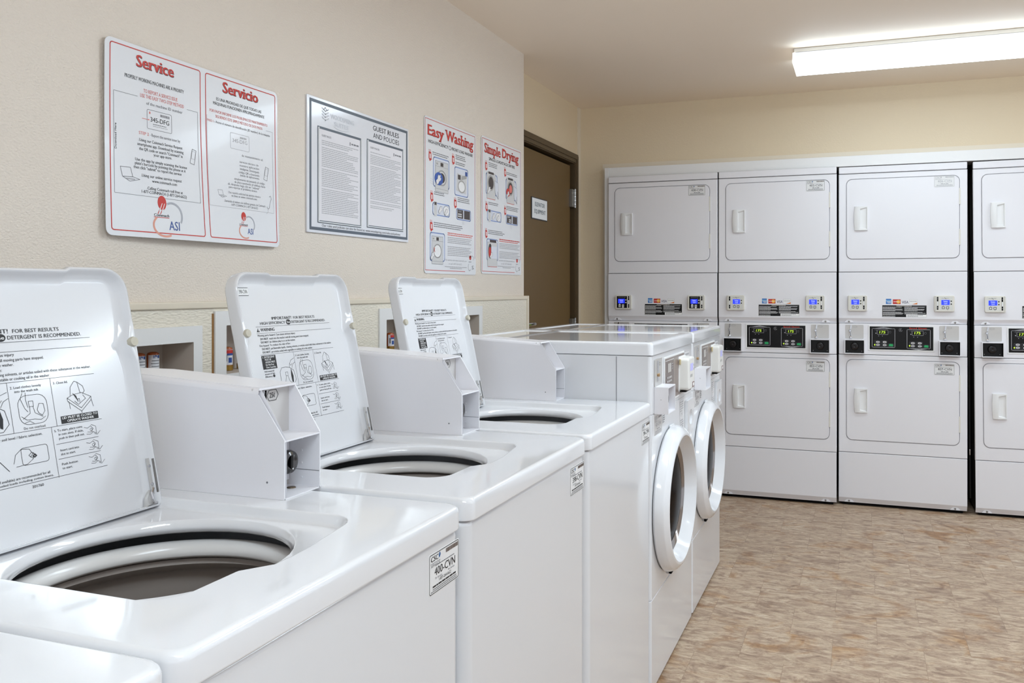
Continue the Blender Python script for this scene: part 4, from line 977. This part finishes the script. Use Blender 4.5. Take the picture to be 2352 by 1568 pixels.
def coin_logo(S, mb, cu, cv, w, short=False):
    """red ball with three strokes, name under it, two hooked arcs and blue letters"""
    S.ell(mb, cu-0.20*w, cv+0.42*w, 0.155*w, 0.20*w, redp)
    for k in range(3): S.line(mb, [(cu-0.30*w+0.09*w*k, cv+0.18*w),(cu-0.20*w+0.09*w*k, cv+0.40*w)], 0.022*w, whitep, S.e+0.0002)
    for k in range(2): S.line(mb, [(cu-0.36*w+0.09*w*k, cv+0.10*w),(cu-0.29*w+0.09*w*k, cv+0.22*w)], 0.022*w, redp)
    S.text(mb, 'Coinmach', cu-0.50*w, cu+0.03*w, cv+0.03*w, 0.075*w, blackp, 0.03, shear=0.15)
    S.line(mb, [(cu-0.50*w,cv+0.005*w),(cu+0.03*w,cv+0.005*w)], 0.018*w, redp)
    S.ring(mb, cu-0.12*w, cv-0.22*w, 0.40*w, 0.30*w, 0.06*w, M('logo_peach',(226,160,140),0.5), None, 20, 2.4, 5.2)
    S.ring(mb, cu+0.15*w, cv+0.08*w, 0.36*w, 0.36*w, 0.06*w, M('logo_grey',(176,178,186),0.5), None, 20, -0.5, 2.2)
    S.text(mb, 'ASI', cu+0.02*w, cu+0.40*w, cv-0.33*w, 0.25*w, bluep, 0.01)

def warp1(u, v):
    s = (u-1.431)/0.595; q = (v-1.376)/0.446
    return 0.0045+0.020*(1-q)**2*(0.35+0.65*math.sin(PI*min(max(s,0),1)*0.9+0.25))+0.006*q*(1-s)**2
S = Surf((0,0,0),(0,1,0),(0,0,1), warp1)
t = thing('service_poster', 'large white service poster in two languages, bulging off the wall, leftmost on it', 'poster', (0.0, 1.7285, 1.376), 'laundry posters on the left wall')
off = (0.0, 1.7285, 1.376)
mb = sheet(S, 1.431, 2.026, 1.376, 1.821, 0.016, 0.0, paper)
E_ = lambda u0, u1, v, h, b, m=blackp, bold=0.01: S.text(mb, b, u0, u1, v, h, m, bold)
S.line(mb, rr(1.445,1.722,1.389,1.811,0.006,3), 0.0024, redp, None, True); S.line(mb, rr(1.741,2.015,1.389,1.811,0.006,3), 0.0024, redp, None, True)
heading(S, mb, 'Service', 1.519,1.632,1.7735,0.0265); heading(S, mb, 'Servicio', 1.804,1.941,1.7755,0.0275)
E_(1.486,1.666,1.7405,0.0085,'PROPERLY WORKING MACHINES ARE A PRIORITY')
E_(1.540,1.645,1.7165,0.0085,'TO REPORT A SERVICE ISSUE',salmon); E_(1.530,1.666,1.7040,0.0085,'USE THIS EASY TWO-STEP METHOD',salmon)
E_(1.548,1.661,1.6895,0.0070,'of the machine ID number',greyp)
S.line(mb, rr(1.550,1.625,1.634,1.679,0.003,2), 0.0010, greyp, None, True); S.text(mb,'345-DFG',1.560,1.617,1.6520,0.0105,blackp,0.01)
for k in range(9): S.rect(mb, 1.590+0.0033*k,1.592+0.0033*k,1.668,1.674,greyp)
S.bars(mb,1.567,1.608,1.646,0.0015,greyp,3); S.bars(mb,1.567,1.612,1.6415,0.0013,lgreyp,4); S.line(mb,[(1.535,1.655),(1.556,1.655)],0.0012,salmon); S.poly(mb,[(1.553,1.653),(1.558,1.655),(1.553,1.657)],salmon); S.ell(mb,1.558,1.672,0.002,0.003,salmon)
E_(1.525,1.554,1.6165,0.0070,'STEP 2',salmon); E_(1.557,1.652,1.6165,0.0070,'- Report the service issue by:',greyp)
for a, b, v, s in ((1.524,1.658,1.6005,'.Using our Coinmach Service Request'),(1.520,1.661,1.5900,'smartphone app. Download by scanning'),(1.525,1.658,1.5795,'the QR code or search "Coinmach" in'),(1.567,1.623,1.5705,'your app store.'),(1.513,1.671,1.5535,'Use the app by simply scanning the license'),(1.512,1.666,1.5445,'plate\'s barcode by pointing the phone at it'),(1.508,1.652,1.5350,'then click "submit" to report the service'),(1.529,1.652,1.5180,'.Using our online service request'),(1.560,1.636,1.5075,'www.coinmach.com'),(1.544,1.654,1.4895,'.Calling Coinmach toll free at'),(1.529,1.666,1.4800,'1-877-COINMACH (1-877-264-6622)')): E_(a,b,v,0.0068,s)
S.text(mb, 'Download Here', 0, 0.058, 0, 0.0055, blackp, 0.01, rot=(1.462,1.5725))
S.line(mb, [(1.522,1.7035),(1.455,1.7035),(1.455,1.473),(1.712,1.473),(1.712,1.7035),(1.676,1.7035)], 0.0009, greyp)
# laptop, phones, receiver
for ox, du, sc in ((1.471,0,1.0),(1.776,0,0.6)):
    k = sc; b = 1.504 if sc == 1 else 1.497; g = greyp if sc == 1 else lgreyp
    S.line(mb, [(ox,b+0.030*k),(ox+0.028*k,b+0.031*k),(ox+0.034*k,b+0.010*k),(ox+0.006*k,b+0.008*k)],0.0012,g,None,True); S.line(mb, [(ox+0.006*k,b+0.008*k),(ox+0.026*k,b-0.001*k),(ox+0.054*k,b+0.006*k),(ox+0.034*k,b+0.010*k)],0.0012,g,None,True); S.rect(mb,ox+0.016*k,ox+0.040*k,b+0.003*k,b+0.006*k,lgreyp)
for ox, b in ((1.682,1.571),(1.962,1.5645)):
    S.line(mb, [(ox,b),(ox+0.014,b-0.003),(ox+0.022,b+0.033),(ox+0.009,b+0.036)],0.0012,greyp,None,True); S.line(mb,[(ox+0.005,b+0.012),(ox+0.016,b+0.010),(ox+0.020,b+0.029),(ox+0.009,b+0.031)],0.0008,lgreyp,None,True)
S.line(mb, [(1.984,1.517),(1.990,1.520),(1.994,1.512),(1.990,1.506),(1.986,1.495),(1.984,1.486),(1.978,1.482),(1.973,1.488)],0.0022,lgreyp); S.line(mb,[(1.978,1.482),(1.976,1.472),(1.970,1.468)],0.0009,lgreyp)
coin_logo(S, mb, 1.604, 1.426, 0.085); coin_logo(S, mb, 1.884, 1.426, 0.062)
E_(1.780,1.956,1.7490,0.0078,'ES UNA PRIORIDAD DE QUE TODAS LAS'); E_(1.768,1.969,1.7365,0.0078,'M\u00c1QUINAS FUNCIONEN APROPIADAMENTE'.replace('APROPIADAMENTE','APROPRIADAMENTE'))
E_(1.755,1.982,1.7155,0.0072,'POR FAVOR INFORME LOS PROBLEMAS DE MANTENIMIENTO',salmon); E_(1.776,1.960,1.7030,0.0072,'SIGUIENDO ESTE SIMPLE M\u00c9TODO DE DOS PASOS',salmon)
E_(1.746,1.768,1.6890,0.0062,'PASO 1',salmon); E_(1.771,1.992,1.6890,0.0062,'- Anote el n\u00famero de identificaci\u00f3n (ID number) de la m\u00e1quina',greyp)
S.line(mb, rr(1.830,1.904,1.632,1.674,0.003,2), 0.0009, lgreyp, None, True); S.text(mb,'345-DFG',1.838,1.896,1.650,0.0095,lgreyp,0.0)
for k in range(8): S.rect(mb, 1.868+0.0033*k,1.870+0.0033*k,1.663,1.668,lgreyp)
S.line(mb, [(1.746,1.704),(1.744,1.704),(1.744,1.472),(2.003,1.472),(2.003,1.704),(1.975,1.704)], 0.0009, lgreyp)
E_(1.873,1.961,1.6155,0.0062,'de mantenimiento al:',greyp,0.0)
for a, b, v, s in ((1.864,1.941,1.5975,'servicio t\u00e9cnico de'),(1.864,1.943,1.5880,'nuestra aplicaci\u00f3n'),(1.864,1.943,1.5785,'inteligente. Desc\u00e1rguela'),(1.859,1.944,1.5690,'c\u00f3digo QR o buscando'),(1.864,1.944,1.5610,'tienda de aplicaciones.'),(1.841,1.966,1.5490,'simplemente escaneando el c\u00f3digo'),(1.841,1.968,1.5405,'de placa apuntando el tel\u00e9fono hacia'),(1.816,1.943,1.5325,'\u00e9l, despu\u00e9s haga clic en "submit"'),(1.818,1.933,1.5245,'para reportar el problema t\u00e9cnico.'),(1.814,1.946,1.5100,'.Use nuestra solicitud de servicio t\u00e9cnico'),(1.827,1.930,1.5020,'en l\u00ednea en www.coinmach.com'),(1.798,1.966,1.4860,'.Llamando al n\u00famero de tel\u00e9fono gratuito de Coinmach'),(1.825,1.933,1.4775,'1-877-COINMACH (1-877-264-6622)')): E_(a,b,v,0.0058,s,greyp,0.0)
mb.build('poster_sheet', t, off, 40)

# guest rules board
t = thing('guest_rules_board', 'white guest rules board with two paper sheets in grey frames', 'notice board', (0.0, 2.4675, 1.43), 'laundry posters on the left wall'); off = (0.0,2.4675,1.43)
S = Surf((0,0,0),(0,1,0),(0,0,1)); mb = MB()
rpanel(mb, S, 2.163,2.772,1.430,1.850,0.002,0.0005,0.0065,M('board_white',(222,224,230),0.16,coat=0.4),0.001,2); S.e = 0.0069
def frame_rect(u0,u1,v0,v1,w,mt):
    S.rect(mb,u0,u1,v0,v0+w,mt,sub=4); S.rect(mb,u0,u1,v1-w,v1,mt,sub=4); S.rect(mb,u0,u0+w,v0+w,v1-w,mt); S.rect(mb,u1-w,u1,v0+w,v1-w,mt)
frame_rect(2.174,2.764,1.4385,1.8415,0.0095,slate)
S.rect(mb,2.214,2.456,1.462,1.763,slate,sub=2); S.rect(mb,2.491,2.733,1.466,1.769,slate,sub=2)
S.text(mb,'GUEST RULES',2.530,2.702,1.8045,0.0165,M('board_ink',(52,52,58),0.4),0.02); S.text(mb,'AND POLICIES',2.531,2.704,1.7790,0.0165,M('board_ink'),-0.005)
S.text(mb,'Our rules and policies can also be found at: www.woodspring.com/rules-and-policies',2.237,2.712,1.4515,0.0080,M('board_ink'),0.005)
pale = M('board_pale_print',(198,202,208),0.5)
for k in range(4):   # leaf emblem
    vv = 1.788+0.0095*k; S.line(mb,[(2.238,vv+0.006),(2.255,vv-0.002),(2.272,vv+0.006)],0.0038,pale)
S.line(mb,[(2.255,1.826),(2.246,1.818)],0.003,pale); S.line(mb,[(2.255,1.826),(2.264,1.818)],0.003,pale)
S.text(mb,'WOODSPRING',2.283,2.413,1.7975,0.0150,pale,0.02); S.text(mb,'SUITES',2.303,2.382,1.7770,0.0130,pale,0.02); S.ring(mb,2.342,1.778,0.044,0.010,0.0016,pale,None,16,PI+0.3,2*PI-0.3)
mb.build('board_panel', t, off, 0)
for (u0,u1,v0,v1,sd) in ((2.222,2.449,1.470,1.755,1),(2.499,2.725,1.4745,1.761,2)):
    mb = MB(); S.e = 0.0082
    rpanel(mb,S,u0,u1,v0,v1,0.001,0.0070,0.0080,sheetp,0.0002,1)
    S.text(mb,'GUEST RULES' if sd == 1 else 'GUEST POLICIES',u0+0.012,u0+(0.062 if sd == 1 else 0.070),v1-0.022,0.006,greyp,0.02); S.bars(mb,u1-0.052,u1-0.010,v1-0.024,0.005,greyp,sd,4); S.rect(mb,u1-0.062,u1-0.057,v1-0.027,v1-0.016,greyp)
    r = random.Random(sd); v = v1-0.036; i = 0
    while v > v0+(0.02 if sd == 1 else 0.055):
        if r.random() < 0.13: v -= 0.004
        S.bars(mb,u0+0.012,u1-0.012-r.uniform(0,0.07)*(1 if r.random()<0.5 else 0),v,0.0024,lgreyp,sd*100+i,7); v -= 0.0058; i += 1
    mb.build('rules_sheet', t, off, 0)
    mb = MB(); 
    for (a,b,c,d) in ((u0-0.006,u1+0.006,v0-0.006,v0-0.003),(u0-0.006,u0-0.003,v0-0.003,v1+0.004),(u1+0.003,u1+0.006,v0-0.003,v1+0.004)): mb.prism([S.p(p,q,0.0069) for p,q in ((a,c),(b,c),(b,d),(a,d))], S.N*0.004, clear_pl)
    mb.build('sheet_holder', t, off, 0)

# washing and drying posters
def arrow(S, mb, u, v):
    """red step arrow pointing down, with a white figure box"""
    for k in range(3): S.line(mb,[(u+0.004+0.007*k,v+0.046),(u+0.008+0.007*k,v+0.036)],0.0022,salmon)
    S.poly(mb,[(u+0.003,v+0.012),(u+0.012,v),(u+0.030,v+0.010),(u+0.025,v+0.012),(u+0.024,v+0.036),(u+0.004,v+0.038)],redp)
    S.rect(mb,u+0.010,u+0.018,v+0.012,v+0.030,whitep,S.e+0.0003)
def mini_washer(S, mb, u0,u1,v0,v1, door=True, closed=False):
    w, h = u1-u0, v1-v0; g = M('picture_grey',(206,206,206),0.5); g2 = M('picture_mid_grey',(168,166,164),0.5)
    S.rect(mb,u0,u1,v0,v1,g,S.e+0.0001); S.line(mb,[(u0,v0),(u1,v0),(u1,v1),(u0,v1)],0.0012,greyp,S.e+0.0003,True); S.line(mb,[(u0,v1-0.17*h),(u1,v1-0.17*h)],0.0008,greyp,S.e+0.0003); S.line(mb,[(u0,v0+0.1*h),(u1,v0+0.1*h)],0.0008,greyp,S.e+0.0003)
    S.rect(mb,u0+0.40*w,u0+0.62*w,v1-0.15*h,v1-0.03*h,M('picture_dark',(70,62,62),0.5),S.e+0.0002); S.rect(mb,u0+0.08*w,u0+0.2*w,v1-0.12*h,v1-0.06*h,g2,S.e+0.0002)
    cu, cv = u0+0.5*w, v0+0.47*h
    S.ell(mb,cu,cv,0.36*w,0.25*h,g2,S.e+0.0002); S.ell(mb,cu,cv,0.31*w,0.215*h,whitep if closed else g,S.e+0.0004)
    if not closed: S.ell(mb,cu,cv,0.24*w,0.165*h,M('picture_dark'),S.e+0.0006)
    S.ring(mb,cu,cv,0.36*w,0.25*h,0.001,greyp,S.e+0.0007)
def blue_frame(S, mb, u0,u1,v0,v1):
    S.line(mb, rr(u0,u1,v0,v1,0.010,3),0.0042,lbluep,S.e,True); S.poly(mb, rr(u0,u1,v0,v1,0.010,3), M('picture_pale',(216,220,230),0.5), S.e-0.0002)
def step_text(S, mb, u0,u1,v,seed,lines=2): S.para(mb,u0,u1,v,v+0.0075*lines,lines,greyp,seed,0.6,0.9)
def hand(S, mb, u, v, k=1.0):
    sk = M('picture_hand',(228,226,226),0.5)
    P = [(0,0),(0.012,0.004),(0.020,0.014),(0.030,0.018),(0.034,0.026),(0.027,0.028),(0.030,0.036),(0.024,0.038),(0.018,0.034),(0.014,0.038),(0.008,0.032),(0.006,0.022),(-0.006,0.014)]
    Q = [(u+a*k,v+b*k) for a,b in P]; S.poly(mb,Q,sk,S.e+0.0015); S.line(mb,Q,0.0009,greyp,S.e+0.0017,True)

def washing_poster():
    off = (0.0, 3.13, 1.318)
    t = thing('washing_poster', 'tall white easy washing poster with red heading and front load washer pictures', 'poster', off, 'laundry posters on the left wall')
    S = Surf((0,0,0),(0,1,0),(0,0,1)); S.warp = lambda u, v: 0.003
    mb = sheet(S,2.900,3.362,1.318,1.930,0.014,0.0,paper,0.0012,6,8); S.warp = None; S.o = Vector((0.003,0,0))
    S.line(mb,[(3.255,1.331),(2.907,1.331),(2.907,1.921),(3.352,1.921),(3.352,1.39)],0.0022,redp)
    heading(S,mb,'Easy',2.927,3.056,1.860,0.040); heading(S,mb,'Washing',3.078,3.331,1.862,0.042)
    S.text(mb,'HIGH-EFFICIENCY',2.931,3.098,1.829,0.0125,blackp,0.03); S.ring(mb,3.115,1.835,0.010,0.0075,0.0022,greyp); S.text(mb,'FRONT LOAD WASHER',3.132,3.329,1.829,0.0125,blackp,0.03)
    for u, v in ((2.931,1.757),(3.130,1.770),(2.945,1.598),(3.149,1.591),(2.941,1.482)): arrow(S,mb,u,v)
    step_text(S,mb,2.965,3.105,1.786,1,2); step_text(S,mb,3.166,3.272,1.797,2,4-1); step_text(S,mb,3.166,3.260,1.775,3,2)
    blue_frame(S,mb,2.973,3.108,1.664,1.779); mini_washer(S,mb,2.988,3.098,1.645,1.767); S.ell(mb,3.017,1.697,0.036,0.026,M('picture_blue_cloth',(58,92,170),0.5),S.e+0.0009)
    hand(S,mb,2.998,1.672,1.1)
    for k in range(3): S.line(mb,[(2.945,1.690-0.008*k),(2.975,1.688-0.010*k)],0.0008,lgreyp)
    blue_frame(S,mb,3.158,3.282,1.649,1.765); g = M('picture_grey'); S.poly(mb,[(3.172,1.668),(3.262,1.660),(3.272,1.735),(3.180,1.742)],g,S.e+0.0002); S.ell(mb,3.222,1.688,0.036,0.027,M('picture_mid_grey'),S.e+0.0004); S.ell(mb,3.222,1.688,0.029,0.021,whitep,S.e+0.0006); S.rect(mb,3.187,3.212,1.716,1.736,M('picture_dark'),S.e+0.0004); S.poly(mb,[(3.218,1.716),(3.270,1.728),(3.272,1.742),(3.222,1.733)],M('picture_mid_grey'),S.e+0.0005); S.rect(mb,3.256,3.276,1.738,1.756,bluep,S.e+0.0006)
    step_text(S,mb,2.978,3.075,1.630,5,2); step_text(S,mb,3.185,3.312,1.621,6,3)
    blue_frame(S,mb,2.967,3.111,1.551,1.598); S.rect(mb,2.978,3.002,1.545,1.604,g,S.e+0.0003); S.rect(mb,2.980,2.998,1.590,1.602,M('picture_dark'),S.e+0.0005)
    S.rect(mb,3.010,3.046,1.556,1.594,M('picture_pale'),S.e+0.0003); hand(S,mb,3.018,1.558,0.8); S.ell(mb,3.082,1.573,0.026,0.020,whitep,S.e+0.0004); S.ring(mb,3.082,1.573,0.026,0.020,0.0014,greyp,S.e+0.0006); hand(S,mb,3.068,1.556,0.7)
    blue_frame(S,mb,3.175,3.310,1.549,1.593); S.rect(mb,3.183,3.236,1.554,1.590,M('picture_dark'),S.e+0.0003); S.rect(mb,3.246,3.302,1.554,1.590,M('picture_dark'),S.e+0.0003)
    for r in range(2):
        for c in range(3): S.rect(mb,3.189+0.012*c,3.197+0.012*c,1.559+0.009*r,1.565+0.009*r,whitep,S.e+0.0005)
    S.rect(mb,3.190,3.220,1.580,1.586,greyp,S.e+0.0005); S.para(mb,3.250,3.298,1.557,1.588,5,lgreyp,9); 
    for k in range(3): S.line(mb,[(3.225+0.006*k,1.556),(3.232+0.007*k,1.530)],0.0008,lgreyp)
    step_text(S,mb,2.975,3.240,1.502,7,3)
    S.o = Vector((0.003,0,0))
    blue_frame(S,mb,2.946,3.068,1.369,1.479); mini_washer(S,mb,2.960,3.052,1.356,1.466,closed=True); S.line(mb,[(2.974,1.420),(2.984,1.404)],0.0026,salmon,S.e+0.0012); S.line(mb,[(2.984,1.420),(2.974,1.404)],0.0026,salmon,S.e+0.0012); hand(S,mb,2.952,1.372,0.8)
    S.bars(mb,3.094,3.335,1.484,0.0040,salmon,31,7); S.bars(mb,3.094,3.320,1.4765,0.0036,salmon,32,7)
    for k, v in enumerate((1.4665,1.4595,1.4525,1.4455,1.4290,1.4220,1.4150,1.4080,1.4010,1.3940)): S.bars(mb,3.094,3.320-0.012*(k%3),v,0.0032,lgreyp,50+k,7)
    S.text(mb,'For service visit www.coinmach.com',3.076,3.270,1.3720,0.0075,lgreyp,0.005); S.text(mb,'or call 1-877-264-6622',3.104,3.225,1.3570,0.0075,lgreyp,0.005); S.bars(mb,3.070,3.272,1.3465,0.0032,lgreyp,71,7); S.bars(mb,3.115,3.225,1.3405,0.0032,lgreyp,72,7)
    S.ell(mb,3.306,1.392,0.010,0.010,redp); S.ring(mb,3.322,1.388,0.018,0.012,0.0022,lgreyp,None,14,-0.6,2.2); S.ring(mb,3.300,1.352,0.014,0.016,0.0022,lgreyp,None,14,2.2,5.6); S.text(mb,'S',3.322,3.340,1.342,0.016,greyp,0.01); S.line(mb,[(3.290,1.373),(3.316,1.374)],0.0022,greyp)
    mb.build('poster_sheet', t, off, 0)
def drying_poster():
    off = (0.0, 3.657, 1.326)
    t = thing('drying_poster', 'white simple drying poster with red heading, at the wall end by the door', 'poster', off, 'laundry posters on the left wall')
    S = Surf((0,0,0),(0,1,0),(0,0,1)); S.warp = lambda u, v: 0.003
    mb = sheet(S,3.420,3.886,1.326,1.942,0.014,0.0,paper,0.0012,6,8); S.warp = None; S.o = Vector((0.003,0,0))
    S.line(mb,[(3.800,1.337),(3.428,1.337),(3.428,1.932),(3.877,1.932),(3.877,1.40)],0.0022,redp)
    heading(S,mb,'Simple',3.452,3.628,1.872,0.042); heading(S,mb,'Drying',3.651,3.846,1.876,0.042)
    S.text(mb,'SINGLE-LOAD/STACK DRYERS',3.500,3.802,1.842,0.0130,blackp,0.03)
    for u, v in ((3.456,1.790),(3.670,1.788),(3.460,1.606),(3.670,1.606),(3.457,1.485)): arrow(S,mb,u,v)
    step_text(S,mb,3.497,3.600,1.812,11,3); step_text(S,mb,3.702,3.846,1.802,12,2)
    g, g2, dk = M('picture_grey'), M('picture_mid_grey'), M('picture_dark')
    for k, (u0, v0, red) in enumerate(((3.474,1.668,False),(3.700,1.668,True))):
        blue_frame(S,mb,u0-0.006,u0+0.118,v0+0.020,v0+0.112)
        S.rect(mb,u0+0.004,u0+0.096,v0,v0+0.118,g,S.e+0.0002); S.line(mb,[(u0+0.004,v0),(u0+0.096,v0),(u0+0.096,v0+0.118),(u0+0.004,v0+0.118)],0.001,greyp,S.e+0.0003,True); S.rect(mb,u0+0.02,u0+0.078,v0+0.112,v0+0.122,dk,S.e+0.0005)
        S.ell(mb,u0+0.046,v0+0.072,0.036,0.036,g2,S.e+0.0005); S.ell(mb,u0+0.048,v0+0.072,0.027,0.028,dk,S.e+0.0007)
        P = [(u0+0.086,v0+0.088),(u0+0.128,v0+0.080),(u0+0.132,v0+0.040),(u0+0.126,v0+0.008),(u0+0.094,v0+0.030)]; S.poly(mb,P[::-1],M('picture_pale'),S.e+0.0009); S.line(mb,P,0.0012,greyp,S.e+0.0011,True); S.line(mb,[(u0+0.120,v0+0.040),(u0+0.128,v0+0.006)],0.003,greyp,S.e+0.0012)
        if red: S.ell(mb,u0+0.018,v0+0.050,0.022,0.020,redp,S.e+0.0010); S.ell(mb,u0+0.050,v0+0.070,0.018,0.020,salmon,S.e+0.0009); hand(S,mb,u0+0.005,v0+0.026,0.8)
        else: hand(S,mb,u0+0.012,v0+0.020,0.9)
        S.line(mb,[(u0+0.006,v0-0.001),(u0+0.094,v0-0.001)],0.0022,salmon,S.e+0.0006)
    step_text(S,mb,3.494,3.610,1.640,13,2); step_text(S,mb,3.700,3.855,1.633,14,3)
    blue_frame(S,mb,3.482,3.637,1.569,1.614); S.rect(mb,3.494,3.520,1.562,1.620,g,S.e+0.0003); S.rect(mb,3.496,3.516,1.606,1.618,dk,S.e+0.0005); S.rect(mb,3.530,3.566,1.573,1.610,M('picture_pale'),S.e+0.0003); hand(S,mb,3.538,1.574,0.8); S.ell(mb,3.604,1.590,0.026,0.020,whitep,S.e+0.0004); S.ring(mb,3.604,1.590,0.026,0.020,0.0014,greyp,S.e+0.0006); hand(S,mb,3.590,1.573,0.7)
    blue_frame(S,mb,3.698,3.840,1.569,1.611); S.rect(mb,3.706,3.764,1.573,1.608,dk,S.e+0.0003); S.rect(mb,3.776,3.832,1.573,1.608,dk,S.e+0.0003)
    for r in range(2):
        for c in range(2): S.rect(mb,3.730+0.014*c,3.740+0.014*c,1.577+0.009*r,1.583+0.009*r,whitep,S.e+0.0005)
    S.para(mb,3.780,3.828,1.576,1.606,4,lgreyp,19); S.rect(mb,3.710,3.740,1.598,1.605,lgreyp,S.e+0.0005)
    for k in range(3): S.line(mb,[(3.745+0.006*k,1.575),(3.752+0.007*k,1.545)],0.0008,lgreyp)
    step_text(S,mb,3.492,3.680,1.506,15,3)
    blue_frame(S,mb,3.478,3.598,1.388,1.484); S.rect(mb,3.484,3.590,1.360,1.470,g,S.e+0.0002); S.line(mb,[(3.484,1.360),(3.590,1.360),(3.590,1.470),(3.484,1.470)],0.001,greyp,S.e+0.0003,True); S.rect(mb,3.510,3.580,1.470,1.482,dk,S.e+0.0005); S.ell(mb,3.512,1.430,0.020,0.034,dk,S.e+0.0005); S.ell(mb,3.510,1.425,0.014,0.024,redp,S.e+0.0007); S.rect(mb,3.524,3.586,1.396,1.452,M('picture_pale'),S.e+0.0008); hand(S,mb,3.512,1.395,0.8); S.line(mb,[(3.490,1.359),(3.590,1.359)],0.0022,salmon,S.e+0.0006)
    S.bars(mb,3.617,3.862,1.487,0.0045,redp,81,7); S.bars(mb,3.617,3.840,1.479,0.0038,salmon,82,7)
    for k, v in enumerate((1.4685,1.4615,1.4545,1.4475,1.4300,1.4230,1.4160,1.4090,1.4020)): S.bars(mb,3.617,3.868-0.014*(k%3),v,0.0032,lgreyp,90+k,7)
    S.text(mb,'For service visit www.coinmach.com',3.607,3.800,1.3875,0.0075,lgreyp,0.005); S.text(mb,'or call 1-877-264-6622',3.638,3.764,1.3725,0.0075,lgreyp,0.005); S.bars(mb,3.600,3.800,1.3620,0.0032,lgreyp,111,7); S.bars(mb,3.655,3.755,1.3560,0.0032,lgreyp,112,7)
    S.ell(mb,3.832,1.396,0.010,0.010,redp); S.ring(mb,3.850,1.392,0.018,0.012,0.0022,lgreyp,None,14,-0.6,2.2); S.ring(mb,3.828,1.358,0.014,0.016,0.0022,lgreyp,None,14,2.2,5.6); S.text(mb,'S',3.850,3.868,1.348,0.016,greyp,0.01); S.line(mb,[(3.818,1.378),(3.844,1.379)],0.0022,greyp)
    mb.build('poster_sheet', t, off, 0)
washing_poster(); drying_poster()
